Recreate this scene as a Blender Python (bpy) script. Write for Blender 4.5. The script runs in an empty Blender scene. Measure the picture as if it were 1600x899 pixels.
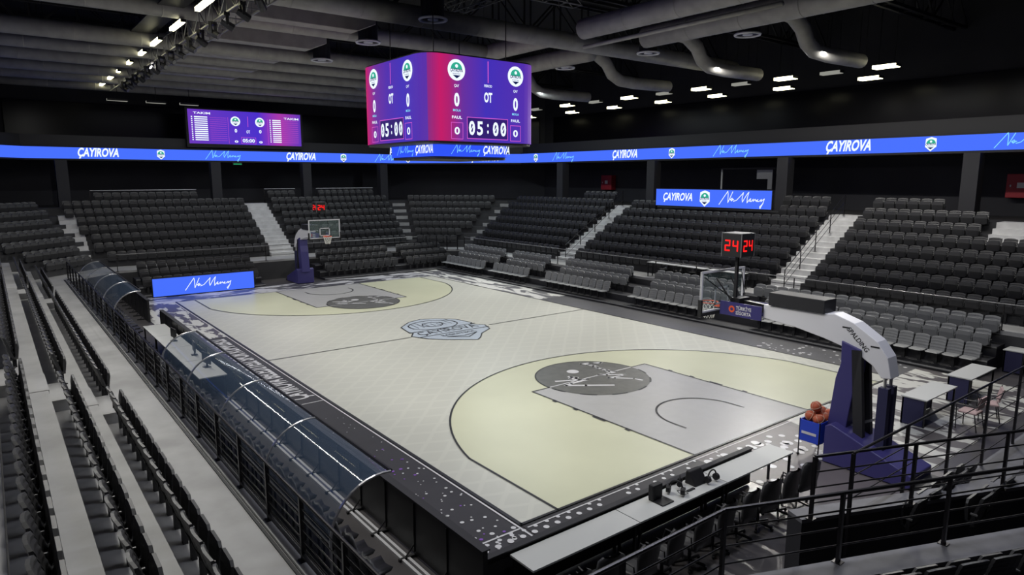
import bpy, math, random
from mathutils import Vector, Matrix
random.seed(7)
C = bpy.context.scene.collection
PI = math.pi
SC = bpy.context.scene
# ---------------------------------------------------------------- camera, world, exposure
CAM = Vector((22.907, -14.5998, 6.2402)); YAW = 2.4826; PITCH = -0.1619; FPX = 1054.2
cd = bpy.data.cameras.new('camera'); cam = bpy.data.objects.new('camera', cd); C.objects.link(cam)
cd.sensor_width = 36; cd.lens = FPX/1600*36; cd.clip_end = 200; cd.clip_start = .05
cam.location = CAM; cam.rotation_euler = (PI/2+PITCH, 0, YAW-PI/2); SC.camera = cam
w = bpy.data.worlds.new('world'); SC.world = w; w.use_nodes = True
w.node_tree.nodes['Background'].inputs[0].default_value = (.35, .4, .6, 1); w.node_tree.nodes['Background'].inputs[1].default_value = 0.0
SC.view_settings.view_transform = 'Standard'; SC.view_settings.look = 'None'; SC.view_settings.exposure = 0; SC.view_settings.gamma = 1
SC.view_settings.use_curve_mapping = False
COURT_W = 3100     # watts of each flood spot over the court
FILL_W = 260
def depth(p): 
    f = Vector((math.cos(PITCH)*math.cos(YAW), math.cos(PITCH)*math.sin(YAW), math.sin(PITCH)))
    return (Vector(p)-CAM).dot(f)
def inframe(p):
    f = Vector((math.cos(PITCH)*math.cos(YAW), math.cos(PITCH)*math.sin(YAW), math.sin(PITCH)))
    r = f.cross(Vector((0, 0, 1))).normalized(); u = r.cross(f); d = Vector(p)-CAM; z = d.dot(f)
    if z < .3: return False
    x = 800+FPX*d.dot(r)/z; y = 449.5-FPX*d.dot(u)/z
    return -30 < x < 1630 and -30 < y < 940
# court floods on the two rigs (aimed at the court), and added fill lights
def spot(name, p, to, W, ang=70, blend=.6, col=(1, .97, .9), soft=.25):
    l = bpy.data.lights.new(name, 'SPOT'); l.energy = W; l.spot_size = math.radians(ang); l.spot_blend = blend; l.color = col; l.shadow_soft_size = soft
    o = bpy.data.objects.new(name, l); C.objects.link(o); o.location = p
    o.rotation_euler = (Vector(to)-Vector(p)).to_track_quat('-Z', 'Y').to_euler(); return o
for i, x in enumerate((-14, -8, -2, 4, 9, 14)):
    spot('flood_spot', (min(x, 9.5), 17.0, 10.85), (x*.95+1, 1.5, 0), COURT_W*(.40 if x > 8 else 1.2 if x < -5 else .95), 66)
    spot('flood_spot', (min(x, 11), -7.9, 11.6), (x*.95+1, 0.0, 0), COURT_W*(.33 if x > 8 else .43 if x > -5 else .42), 70)
def area(name, p, sx, sy, W, col=(1, .97, .92), rot=(0, 0, 0)):
    l = bpy.data.lights.new(name, 'AREA'); l.shape = 'RECTANGLE'; l.size = sx; l.size_y = sy; l.energy = W; l.color = col
    o = bpy.data.objects.new(name, l); C.objects.link(o); o.location = p; o.rotation_euler = rot; return o
area('fill_light', (1, -11.0, 11.4), 30, .3, FILL_W*6, (1, .98, .93), rot=(0.10, 0, 0))  # fill lights added to brighten stands and walkways, without fixtures
area('fill_light', (-12, 12.0, 11.2), 10, .3, FILL_W*2.2, (.85, .96, 1))
area('fill_light', (8, 12.5, 11.2), 14, .3, FILL_W*4.5)
area('fill_light', (17.5, -2, 11.5), .3, 12, FILL_W*2.2, (.85, .88, 1))
area('fill_light', (-20, 1, 11.3), .3, 18, FILL_W*1.9, (.92, .96, 1))
# ---------------------------------------------------------------- materials
def mat(name, col, rough=.6, metal=0, emit=None, es=1, alpha=None, noise=0, nscale=3, spec=.5, coat=0, bump=0, bscale=40):
    m = bpy.data.materials.new(name); m.use_nodes = True; nt = m.node_tree; b = nt.nodes['Principled BSDF']
    b.inputs['Base Color'].default_value = (*col, 1); b.inputs['Roughness'].default_value = rough; b.inputs['Metallic'].default_value = metal
    b.inputs['Specular IOR Level'].default_value = spec
    if coat: b.inputs['Coat Weight'].default_value = coat; b.inputs['Coat Roughness'].default_value = .12
    if emit is not None:
        b.inputs['Emission Color'].default_value = (*emit, 1); b.inputs['Emission Strength'].default_value = es
    if noise or bump:
        tc = nt.nodes.new('ShaderNodeTexCoord')
    if noise:
        n = nt.nodes.new('ShaderNodeTexNoise'); n.inputs['Scale'].default_value = nscale; n.inputs['Detail'].default_value = 5
        nt.links.new(tc.outputs['Object'], n.inputs['Vector'])
        r = nt.nodes.new('ShaderNodeValToRGB'); r.color_ramp.elements[0].position = .3; r.color_ramp.elements[1].position = .7
        r.color_ramp.elements[0].color = (*[c*(1-noise) for c in col], 1); r.color_ramp.elements[1].color = (*[min(1, c*(1+noise)) for c in col], 1)
        nt.links.new(n.outputs['Fac'], r.inputs['Fac']); nt.links.new(r.outputs['Color'], b.inputs['Base Color'])
    if bump:
        n2 = nt.nodes.new('ShaderNodeTexNoise'); n2.inputs['Scale'].default_value = bscale
        nt.links.new(tc.outputs['Object'], n2.inputs['Vector'])
        bp = nt.nodes.new('ShaderNodeBump'); bp.inputs['Strength'].default_value = bump; nt.links.new(n2.outputs['Fac'], bp.inputs['Height']); nt.links.new(bp.outputs['Normal'], b.inputs['Normal'])
    if alpha is not None:
        b.inputs['Alpha'].default_value = alpha
    return m
def led(name, col, es=1): return mat(name, (0, 0, 0), .5, emit=col, es=es, spec=.1)
M = {}
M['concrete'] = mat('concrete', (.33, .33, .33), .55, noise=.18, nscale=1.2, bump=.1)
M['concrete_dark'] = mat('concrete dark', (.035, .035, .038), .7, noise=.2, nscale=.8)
M['stairc'] = mat('stair concrete', (.60, .60, .60), .6, noise=.15, nscale=2)
M['fascia'] = mat('black fascia', (.018, .018, .022), .55)
M['seat'] = mat('black seat plastic', (.030, .030, .032), .42)
M['seat_lit'] = mat('lit grey seat plastic', (.19, .195, .20), .5)  # grey telescopic seats; the brighter light on them is put into the colour
M['bracket'] = mat('seat bracket grey metal', (.16, .16, .16), .45, .3)
M['alu'] = mat('pale aluminium', (.28, .28, .28), .4, .5)
M['black'] = mat('black matt', (.010, .010, .012), .6)
M['blackmetal'] = mat('black painted metal', (.02, .02, .022), .38, .3)
M['rail'] = mat('dark rail metal', (.035, .033, .036), .3, .7)
M['steel'] = mat('galvanised duct', (.36, .35, .33), .6, .1, noise=.15, nscale=2)
M['steeldark'] = mat('dark roof steel', (.03, .03, .033), .5, .4)
M['white'] = mat('white paint', (.72, .72, .76), .4)
M['whitesteel'] = mat('bright steel', (.6, .6, .62), .3, .8)
M['navy'] = mat('navy pad vinyl', (.045, .04, .17), .38)
M['blue'] = mat('blue fabric', (.02, .06, .55), .55)
M['ball'] = mat('orange ball leather', (.42, .09, .04), .6, bump=.15, bscale=200)
M['ballline'] = mat('ball seam', (.55, .38, .28), .6)
M['tabletop'] = mat('pale table top', (.50, .51, .50), .5)
M['concrete_dim'] = mat('dimmed grey ledge concrete', (.13, .13, .145), .6, noise=.3, nscale=2)  # darker copy of the concrete; dimmer light on the ledges is in the colour
M['drape'] = mat('dark blue table skirt', (.02, .02, .07), .75)
M['red'] = mat('red cabinet', (.35, .02, .03), .5)
M['glassy'] = mat('clear plastic shelter', (.10, .15, .24), .06, alpha=.34)
M['board'] = mat('glass backboard', (.5, .7, .68), .05, alpha=.08)
M['darkglass'] = mat('dark window glass', (.006, .006, .009), .22, spec=.12)
M['net'] = mat('white net', (.8, .8, .75), .7)
M['orange'] = mat('rim orange', (.75, .10, .03), .4)
M['ceil'] = mat('black roof deck', (.012, .012, .014), .8)
M['wall'] = mat('dark wall', (.022, .022, .028), .75, noise=.2, nscale=.5)
M['pink'] = mat('pale chair fabric', (.45, .32, .32), .7)
# court
M['courtbase'] = None
def court_mat():
    m = bpy.data.materials.new('court printed wood'); m.use_nodes = True; nt = m.node_tree; b = nt.nodes['Principled BSDF']; N = nt.nodes.new; L = nt.links.new
    tc = N('ShaderNodeTexCoord'); mp = N('ShaderNodeMapping'); L(tc.outputs['Object'], mp.inputs[0])
    # crossing diagonal hatch lines in cells, a faint print in the wood
    w1 = N('ShaderNodeTexWave'); w1.inputs['Scale'].default_value = .8; w1.inputs['Distortion'].default_value = .8; w1.inputs['Detail'].default_value = 1; w1.bands_direction = 'DIAGONAL'
    mp2 = N('ShaderNodeMapping'); mp2.inputs['Rotation'].default_value = (0, 0, 1.2); L(tc.outputs['Object'], mp2.inputs[0])
    w2 = N('ShaderNodeTexWave'); w2.inputs['Scale'].default_value = .75; w2.inputs['Distortion'].default_value = 1; w2.bands_direction = 'DIAGONAL'
    L(mp.outputs[0], w1.inputs[0]); L(mp2.outputs[0], w2.inputs[0])
    mx = N('ShaderNodeMath'); mx.operation = 'MAXIMUM'; L(w1.outputs['Fac'], mx.inputs[0]); L(w2.outputs['Fac'], mx.inputs[1])
    r = N('ShaderNodeValToRGB'); r.color_ramp.elements[0].position = .86; r.color_ramp.elements[1].position = .97
    r.color_ramp.elements[0].color = (.515, .52, .47, 1); r.color_ramp.elements[1].color = (.55, .555, .50, 1)
    L(mx.outputs[0], r.inputs[0]); L(r.outputs[0], b.inputs['Base Color']); b.inputs['Roughness'].default_value = .34; b.inputs['Specular IOR Level'].default_value = .4
    return m
M['court'] = court_mat()
M['threept'] = mat('cream court paint', (.56, .57, .42), .33, noise=.03, nscale=.6, spec=.4)
M['key'] = mat('grey key paint', (.40, .40, .40), .33, noise=.03, nscale=3, spec=.4)
M['line'] = mat('black line paint', (.02, .02, .022), .4)
M['lineW'] = mat('white line paint', (.7, .7, .7), .4)
M['circle'] = mat('dark grey circle paint', (.11, .11, .10), .36, noise=.15, nscale=4)
M['logo'] = mat('pale blue crest paint', (.42, .48, .56), .35)
M['floor'] = mat('dark hall floor', (.075, .07, .072), .3, noise=.15, nscale=1)
M['apron'] = mat('dark apron paint', (.032, .031, .036), .5, noise=.12, nscale=2)
M['apronR'] = mat('grey apron paint', (.065, .065, .072), .42, noise=.08, nscale=2)
M['apronP'] = mat('mauve grey apron paint', (.13, .115, .12), .42, noise=.1, nscale=2)
M['purple'] = mat('violet flake paint', (.22, .08, .45), .4)
M['white2'] = mat('white apron paint', (.62, .62, .64), .36)
def splash_mat(name, a, bcol, sx, sy, thr):
    m = bpy.data.materials.new(name); m.use_nodes = True; nt = m.node_tree; b = nt.nodes['Principled BSDF']; N = nt.nodes.new; L = nt.links.new
    tc = N('ShaderNodeTexCoord'); mp = N('ShaderNodeMapping'); mp.inputs['Scale'].default_value = (sx, sy, 1); L(tc.outputs['Object'], mp.inputs[0])
    n = N('ShaderNodeTexNoise'); n.inputs['Scale'].default_value = 1; n.inputs['Detail'].default_value = 4; n.inputs['Distortion'].default_value = .8; L(mp.outputs[0], n.inputs[0])
    r = N('ShaderNodeValToRGB'); r.color_ramp.elements[0].position = thr-.015; r.color_ramp.elements[1].position = thr+.015
    r.color_ramp.elements[0].color = (*a, 1); r.color_ramp.elements[1].color = (*bcol, 1); L(n.outputs['Fac'], r.inputs[0]); L(r.outputs[0], b.inputs['Base Color']); b.inputs['Roughness'].default_value = .36
    return m
M['splashfar'] = splash_mat('splashed apron paint', (.07, .07, .08), (.55, .55, .58), 1.6, .5, .5)
M['splashright'] = splash_mat('streaked apron paint', (.62, .62, .60), (.13, .13, .14), .55, 1.8, .5)
M['splashnear'] = splash_mat('torn stripe apron paint', (.10, .09, .095), (.60, .60, .56), .8, 2.2, .5)
# LED surfaces
BL = (.065, .165, 1.0)
M['ledblue'] = led('blue led panel', BL, 1.0)
M['ledblue2'] = led('blue led panel deep', (.03, .09, .95), 1.0)
M['ledwhite'] = led('white led pixels', (.80, .88, 1), 1.15)
M['ledcyan'] = led('cyan led pixels', (.25, .75, 1), 1)
M['ledgreen'] = led('green led pixels', (.03, .42, .28), 1)
M['lednavy'] = led('navy led pixels', (.005, .012, .08), 1)
M['ledpink'] = led('pink led pixels', (.75, .12, .65), 1)
M['leddk'] = led('indigo led pixels', (.03, .012, .16), 1)
M['ledred'] = led('red led segments', (1, .012, .012), 1.6)
M['lamp'] = led('lamp lens', (1, .95, .62), 7)
M['lampdim'] = led('unlit lens with weak glow', (.45, .45, .4), .6)  # lamp is off; its pale face is painted as a weak glow
M['ledgreenlamp'] = led('green exit lamp', (.02, .3, .12), .8)
def ledgrad(name, stops, axis=0, lo=0, hi=1, es=1):
    # what the screen shows: a horizontal colour sweep measured along the screen in metres
    m = bpy.data.materials.new(name); m.use_nodes = True; nt = m.node_tree; b = nt.nodes['Principled BSDF']; N = nt.nodes.new; L = nt.links.new
    tc = N('ShaderNodeTexCoord'); s = N('ShaderNodeSeparateXYZ'); L(tc.outputs['Object'], s.inputs[0])
    mr = N('ShaderNodeMapRange'); mr.inputs[1].default_value = lo; mr.inputs[2].default_value = hi; L(s.outputs[axis], mr.inputs[0])
    r = N('ShaderNodeValToRGB'); e = r.color_ramp.elements
    while len(e) < len(stops): e.new(.5)
    for el, (p, c) in zip(e, stops): el.position = p; el.color = (*c, 1)
    L(mr.outputs[0], r.inputs[0]); b.inputs['Base Color'].default_value = (0, 0, 0, 1); L(r.outputs[0], b.inputs['Emission Color']); b.inputs['Emission Strength'].default_value = es
    b.inputs['Roughness'].default_value = .5; b.inputs['Specular IOR Level'].default_value = .1
    return m
# ---------------------------------------------------------------- mesh builder
class MB:
    def __init__(s): s.v = []; s.f = []; s.m = []; s.mi = 0
    def add(s, vs, fs):
        k = len(s.v); s.v += [tuple(p) for p in vs]; s.f += [tuple(k+i for i in f) for f in fs]; s.m += [s.mi]*len(fs); return s
    def box(s, x0, x1, y0, y1, z0, z1):
        return s.add([(x, y, z) for z in (z0, z1) for x, y in ((x0, y0), (x1, y0), (x1, y1), (x0, y1))],
                     [(3, 2, 1, 0), (4, 5, 6, 7), (0, 1, 5, 4), (1, 2, 6, 5), (2, 3, 7, 6), (3, 0, 4, 7)])
    def bar(s, a, b, wx, wz=None, up=(0, 0, 1)):          # square bar between points
        wz = wz or wx; a = Vector(a); b = Vector(b); d = (b-a).normalized(); up = Vector(up)
        if abs(d.dot(up)) > .98: up = Vector((1, 0, 0))
        r = d.cross(up).normalized()*wx/2; u = r.cross(d).normalized()*wz/2
        return s.add([p+q for p in (a, b) for q in (-r-u, r-u, r+u, -r+u)], [(3, 2, 1, 0), (4, 5, 6, 7), (0, 1, 5, 4), (1, 2, 6, 5), (2, 3, 7, 6), (3, 0, 4, 7)])
    def tube(s, pts, r, n=8, caps=True):
        pts = [Vector(p) for p in pts]; rings = []; k = len(s.v); vs = []; fs = []; pr = None
        for i, p in enumerate(pts):
            d = (pts[min(i+1, len(pts)-1)]-pts[max(i-1, 0)]).normalized()
            if pr is None: pr = d.cross(Vector((0, 0, 1))) if abs(d.z) < .95 else d.cross(Vector((1, 0, 0)))
            pr = (pr-d*pr.dot(d)).normalized(); q = d.cross(pr); rr = r[i] if isinstance(r, (list, tuple)) else r
            vs += [p+(pr*math.cos(t*2*PI/n)+q*math.sin(t*2*PI/n))*rr for t in range(n)]
        for i in range(len(pts)-1):
            for t in range(n): fs.append((i*n+t, i*n+(t+1) % n, (i+1)*n+(t+1) % n, (i+1)*n+t))
        if caps: fs += [tuple(range(n-1, -1, -1)), tuple((len(pts)-1)*n+t for t in range(n))]
        return s.add(vs, fs)
    def prism(s, poly, z0, z1):
        n = len(poly); ar = sum(poly[i][0]*poly[(i+1) % n][1]-poly[(i+1) % n][0]*poly[i][1] for i in range(n))
        if ar < 0: poly = poly[::-1]
        return s.add([(x, y, z0) for x, y in poly]+[(x, y, z1) for x, y in poly], [tuple(range(n-1, -1, -1)), tuple(range(n, 2*n))]+[(i, (i+1) % n, n+(i+1) % n, n+i) for i in range(n)])
    def slab(s, poly, o, r, u, t):                        # 2-D polygon in a frame, extruded t along r x u
        o = Vector(o); r = Vector(r); u = Vector(u); nn = r.cross(u).normalized()*t; n = len(poly)
        a = [o+r*x+u*y for x, y in poly]; return s.add(a+[p+nn for p in a], [tuple(range(n-1, -1, -1)), tuple(range(n, 2*n))]+[(i, (i+1) % n, n+(i+1) % n, n+i) for i in range(n)])
    def flat(s, vs, fs, o, r, u): 
        o = Vector(o); r = Vector(r); u = Vector(u); return s.add([o+r*v[0]+u*v[1] for v in vs], fs)
    def disc(s, o, r, u, rad, n=32, sy=1, inner=0, a0=0, a1=2*PI):
        o = Vector(o); r = Vector(r); u = Vector(u); full = abs(a1-a0-2*PI) < 1e-6; cnt = n if full else n+1
        ang = [a0+(a1-a0)*i/n for i in range(cnt)]
        out = [o+r*math.cos(t)*rad+u*math.sin(t)*rad*sy for t in ang]
        if not inner: return s.add(out, [tuple(range(cnt))])
        inn = [o+r*math.cos(t)*inner+u*math.sin(t)*inner*sy for t in ang]
        return s.add(out+inn, [(i, (i+1) % cnt, cnt+(i+1) % cnt, cnt+i) for i in range(n)])
    def stroke(s, pts, wd, o, r, u):                      # polyline of given width lying in a frame
        o = Vector(o); r = Vector(r); u = Vector(u)
        for (a, b) in zip(pts, pts[1:]):
            dx, dy = b[0]-a[0], b[1]-a[1]; l = math.hypot(dx, dy) or 1; px, py = -dy/l*wd/2, dx/l*wd/2; ex, ey = dx/l*wd*.3, dy/l*wd*.3
            s.flat([(a[0]-ex+px, a[1]-ey+py), (a[0]-ex-px, a[1]-ey-py), (b[0]+ex-px, b[1]+ey-py), (b[0]+ex+px, b[1]+ey+py)], [(0, 1, 2, 3)], o, r, u)
        return s
    def sphere(s, c, r, n=14, m=9, sz=1):
        vs = [(c[0], c[1], c[2]+r*sz)]; fs = []
        for i in range(1, m):
            for j in range(n): vs.append((c[0]+r*math.sin(PI*i/m)*math.cos(2*PI*j/n), c[1]+r*math.sin(PI*i/m)*math.sin(2*PI*j/n), c[2]+r*sz*math.cos(PI*i/m)))
        vs.append((c[0], c[1], c[2]-r*sz)); L = len(vs)-1
        for j in range(n): fs.append((0, 1+j, 1+(j+1) % n)); fs.append((L, 1+(m-2)*n+(j+1) % n, 1+(m-2)*n+j))
        for i in range(m-2):
            for j in range(n): fs.append((1+i*n+j, 1+(i+1)*n+j, 1+(i+1)*n+(j+1) % n, 1+i*n+(j+1) % n))
        return s.add(vs, fs)
def wloc(p):
    v = Vector((0, 0, 0))
    while p is not None: v += p.location; p = p.parent
    return v
def obj(name, mb, m, parent=None, smooth=False, bevel=0, local=False):
    me = bpy.data.meshes.new(name); off = Vector((0, 0, 0)) if (parent is None or local) else wloc(parent)
    me.from_pydata([(v[0]-off.x, v[1]-off.y, v[2]-off.z) for v in mb.v], [], mb.f)
    ms = m if isinstance(m, (list, tuple)) else [m]
    for q in ms: me.materials.append(q)
    if len(ms) > 1: me.polygons.foreach_set('material_index', mb.m)
    if smooth: me.polygons.foreach_set('use_smooth', [True]*len(me.polygons))
    me.update(); o = bpy.data.objects.new(name, me); C.objects.link(o)
    if parent is not None: o.parent = parent
    if bevel:
        b = o.modifiers.new('bevel', 'BEVEL'); b.width = bevel; b.segments = 2; b.limit_method = 'ANGLE'
    return o
def tag(o, label, cat, group=None, kind=None):
    if label: o['label'] = label
    if cat: o['category'] = cat
    if group: o['group'] = group
    if kind: o['kind'] = kind
    return o
def thing(name, label, cat, loc=(0, 0, 0), group=None, rz=0):
    o = bpy.data.objects.new(name, None); o.empty_display_size = .1; C.objects.link(o); o.location = loc; o.rotation_euler = (0, 0, rz); return tag(o, label, cat, group)
def struct(name, mb, m, label=None, **k):
    o = obj(name, mb, m, **k); o['kind'] = 'structure'
    if label: o['label'] = label
    return o
def copy_tree(o, parent=None):
    c = o.copy(); C.objects.link(c); c.parent = parent
    for ch in o.children: copy_tree(ch, c)
    return c
# text in the built-in font, as flat 2-D geometry
_tc = {}
def text2d(body, size=1, shear=0, xs=1, bold=.0):
    key = (body, shear, bold)
    if key not in _tc:
        c = bpy.data.curves.new('lettering', 'FONT'); c.body = body; c.size = 1; c.shear = shear; c.offset = bold; c.align_x = 'CENTER'; c.align_y = 'CENTER'; c.resolution_u = 3
        o = bpy.data.objects.new('lettering', c); C.objects.link(o); dg = bpy.context.evaluated_depsgraph_get(); me = bpy.data.meshes.new_from_object(o.evaluated_get(dg))
        _tc[key] = ([(v.co.x, v.co.y) for v in me.vertices], [tuple(p.vertices) for p in me.polygons])
        bpy.data.objects.remove(o); bpy.data.curves.remove(c); bpy.data.meshes.remove(me)
    v, f = _tc[key]; return [(x*size*xs, y*size) for x, y in v], f
def text(mb, body, o, r, u, size, width=None, shear=0, bold=.0, xs=1):
    v, f = text2d(body, size, shear, 1, bold)
    if not v: return
    x0 = min(p[0] for p in v); x1 = max(p[0] for p in v); y0 = min(p[1] for p in v); y1 = max(p[1] for p in v)
    k = (width/(x1-x0)) if width else xs; cx = (x0+x1)/2; cy = (y0+y1)/2
    mb.flat([((a-cx)*k, b-cy) for a, b in v], f, o, r, u)
# the handwritten slogan, pen strokes in a box 0..10 wide, 0..3 high
SIG = [[(0, .2), (1.1, 1.7), (1.9, 2.8), (2.0, 2.2), (2.0, .6), (2.3, 1.2), (3.0, 2.7)], [(2.5, 1.2), (2.9, 1.5), (3.1, 1.2), (2.8, .95), (2.6, 1.15), (3.3, 1.25)],
       [(3.2, .9), (3.9, 1.1), (5.0, 2.2), (5.35, 2.6), (5.1, 1.4), (5.2, .8), (6.0, 2.1), (6.5, 2.7), (6.2, 1.5), (6.2, .7), (6.6, 1.2), (6.95, 1.5), (6.9, 1.15), (6.7, 1.0), (7.1, .95), (7.5, 1.4), (7.5, 1.0), (7.9, 1.4), (8.0, 1.1), (8.5, 1.35), (8.2, 1.0), (8.7, 1.0), (9.2, 1.4), (9.1, 1.0), (9.8, 1.5), (9.5, .6), (9.0, -.3), (8.9, 0), (9.6, .7)]]
def sign(mb, c, r, u, width, th=.12):
    k = width/10; o = Vector(c)-Vector(r)*5*k-Vector(u)*1.3*k
    for st in SIG: mb.stroke([(a*k, b*k) for a, b in st], th*k, o, r, u)
def pen(mb, strokes, c, r, u, k, cx, cy, th):
    o = Vector(c)-Vector(r)*cx*k-Vector(u)*cy*k
    for st in strokes: mb.stroke([(a*k, b*k) for a, b in st], th*k*2, o, r, u)
def crest(parent, c, r, u, nrm, rad, disc=True, sub='crest'):
    # round badge: pale disc, green dome with a ball, dark lettering band, navy point
    mb = MB(); c = Vector(c); r = Vector(r); u = Vector(u); n = Vector(nrm)
    if disc: mb.mi = 0; mb.disc(c, r, u, rad, 28)
    else: mb.mi = 0; mb.flat([(-.75*rad, .8*rad), (0, 1.05*rad), (.75*rad, .8*rad), (.8*rad, -.4*rad), (0, -1.1*rad), (-.8*rad, -.4*rad)], [(0, 5, 4, 3, 2, 1)], c, r, u)
    mb.mi = 1; mb.disc(c+n*.006+u*.05*rad, r, u, rad*.66, 16, sy=1, a0=0, a1=PI)
    mb.mi = 0; mb.disc(c+n*.012+u*.36*rad, r, u, rad*.17, 12)
    mb.mi = 2; text(mb, 'ÇAYIROVA', c+n*.012-u*.07*rad, r, u, rad*.42, rad*1.45, bold=.03)
    text(mb, 'BASKETBOL', c+n*.012-u*.36*rad, r, u, rad*.16, rad*.9, bold=.01)
    mb.flat([(-.45*rad, 0), (.45*rad, 0), (0, -.3*rad)], [(0, 2, 1)], c+n*.012-u*.5*rad, r, u)
    return obj(sub, mb, [M['ledwhite'], M['ledgreen'], M['lednavy']], parent)
# ================================================================ SETTING
struct('floor', MB().box(-34, 32, -26, 26, -.2, 0), M['floor'], 'dark smooth hall floor around the court')
# court surfaces: painted layers a few millimetres above the floor
court = thing('basketball_court', 'pale printed wooden basketball court with black lines and cream three point zones', 'court')
obj('playing_surface', MB().box(-14, 14, -7.5, 7.5, .001, .012), M['court'], court)
Z1, Z2, Z3, Z4 = .016, .020, .024, .028
def arcpts(s, rad, n=40, w=0):
    cx = s*12.425; a = math.asin(6.6/6.75) if rad > 6.7 else math.asin(6.6/rad)
    return [(cx-s*rad*math.cos(t), rad*math.sin(t)) for t in [(-a+2*a*i/n) for i in range(n+1)]]
for s in (-1, 1):
    poly = [(s*14, -6.6)]+arcpts(s, 6.75)+[(s*14, 6.6)]
    mb = MB(); mb.add([(x, y, Z1) for x, y in (poly if s < 0 else poly)], [tuple(range(len(poly)))]); obj('three_point_zone', mb, M['threept'], court)
    mb = MB(); mb.add([(s*14, -2.45, Z2), (s*8.2, -2.45, Z2), (s*8.2, 2.45, Z2), (s*14, 2.45, Z2)], [(0, 1, 2, 3)]); obj('key_area', mb, M['key'], court)
    fc = obj('free_throw_circle', MB().disc((s*8.2, 0, Z3), (1, 0, 0), (0, 1, 0), 1.8, 48), M['circle'], court)
    mb = MB(); pen(mb, SIG[:2], (s*8.5, -.65, Z4), (-1, 0, 0), (0, -1, 0), .45, 1.6, 1.4, .12); pen(mb, SIG[2:], (s*8.15, .85, Z4), (-1, 0, 0), (0, -1, 0), .38, 6.5, 1.2, .12); mb.disc((s*8.2-.8, -.1, Z4), (1, 0, 0), (0, 1, 0), .2, 16)
    mb.stroke([(-1.75, 0), (1.75, 0)], .05, (s*8.2, 0, Z4), (0, s, 0), (-s, 0, 0)); obj('circle_signature', mb, M['white2'], court)
ln = MB(); X = (1, 0, 0); Y = (0, 1, 0); W = .05
def L2(p, q, w=W, z=Z4): ln.stroke([p, q], w, (0, 0, z), X, Y)
L2((-14, -7.5), (14, -7.5), .08); L2((-14, 7.5), (14, 7.5)); L2((0, -7.5), (0, -1.9)); L2((0, 1.9), (0, 7.5))
for s in (-1, 1):
    L2((s*14, -7.5), (s*14, 7.5), .06)
    for q in (-1, 1):
        L2((s*14, q*6.6), (s*arcpts(1, 6.75)[0][0], q*6.6)); L2((s*14, q*2.45), (s*8.2, q*2.45))
        for dx, wd in ((1.75+.2, .1), (2.6+.2, .4), (3.85, .1), (4.7, .1)): L2((s*(14-dx), q*2.5), (s*(14-dx-(.4 if wd == .4 else .1)), q*2.5), .1)
    L2((s*8.2, -2.45), (s*8.2, -1.8)); L2((s*8.2, 1.8), (s*8.2, 2.45))
    a = arcpts(s, 6.75, 60); ln.stroke(a, W, (0, 0, Z4), X, Y)
    c = s*12.425; ln.stroke([(c-s*1.25*math.cos(t), 1.25*math.sin(t)) for t in [(-PI/2+PI*i/30) for i in range(31)]], .06, (0, 0, Z4), X, Y)
    for q in (-1, 1): L2((c, q*1.25), (c+s*.375, q*1.25), .06)
    ln.stroke([(s*8.2-s*1.8*math.cos(t), 1.8*math.sin(t)) for t in [(-PI/2+PI*i/30) for i in range(31)]], .04, (0, 0, Z4), X, Y)
    for i in range(0, 12, 2): ln.stroke([(s*8.2+s*1.8*math.cos(-PI/2+PI*(i+k*.25+.3)/12), 1.8*math.sin(-PI/2+PI*(i+k*.25+.3)/12)) for k in range(5)], .06, (0, 0, Z4), X, Y)
obj('court_lines', ln, M['line'], court)
# centre crest
cr, cu = Vector((.31, .95, 0)).normalized(), Vector((-1, 0, 0)); cr = Vector((0, 1, 0)); cc = (-.3, 0, Z2)
sh = [(-1.35, 1.5), (-.6, 2.2), (.1, 2.45), (.75, 2.15), (1.4, 1.5), (1.55, .5), (1.35, .3), (1.75, -.2), (1.5, -.9), (.75, -1.4), (.3, -1.95), (0, -2.2), (-.4, -1.9), (-1.05, -1.4), (-1.5, -.9), (-1.8, -.2), (-1.45, .3), (-1.55, .5)]
obj('center_crest', MB().flat([(x, y) for x, y in sh], [tuple(range(len(sh)))], cc, cr, cu), M['logo'], court)
mb = MB(); o4 = (cc[0], cc[1], Z4); mb.stroke(sh+[sh[0]], .05, o4, cr, cu); mb.stroke([(1.0*math.cos(t)*1.1, 1.15+.85*math.sin(t)) for t in [2*PI*i/26 for i in range(27)]], .05, o4, cr, cu)
mb.stroke([(.45*math.cos(t), 1.2+.4*math.sin(t)) for t in [2*PI*i/16 for i in range(17)]], .05, o4, cr, cu); mb.stroke([(-1.6, .35), (1.6, .35)], .06, o4, cr, cu); mb.stroke([(-1.7, -.55), (1.7, -.55)], .06, o4, cr, cu)
for i in range(9): mb.stroke([(-1.1+i*.27, .9), (-1.0+i*.25, 1.6+.3*math.sin(i))], .03, o4, cr, cu)
text(mb, 'ÇAYIROVA', (cc[0]+.1, 0, Z4), cr, cu, .8, 2.8); text(mb, 'BASKETBOL', (cc[0]+.85, 0, Z4), cr, cu, .35, 1.6); mb.stroke([(-.7, -1.1), (0, -1.6), (.7, -1.1), (0, -1.3), (-.7, -1.1)], .06, o4, cr, cu)
obj('crest_outline', mb, M['line'], court)
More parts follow.
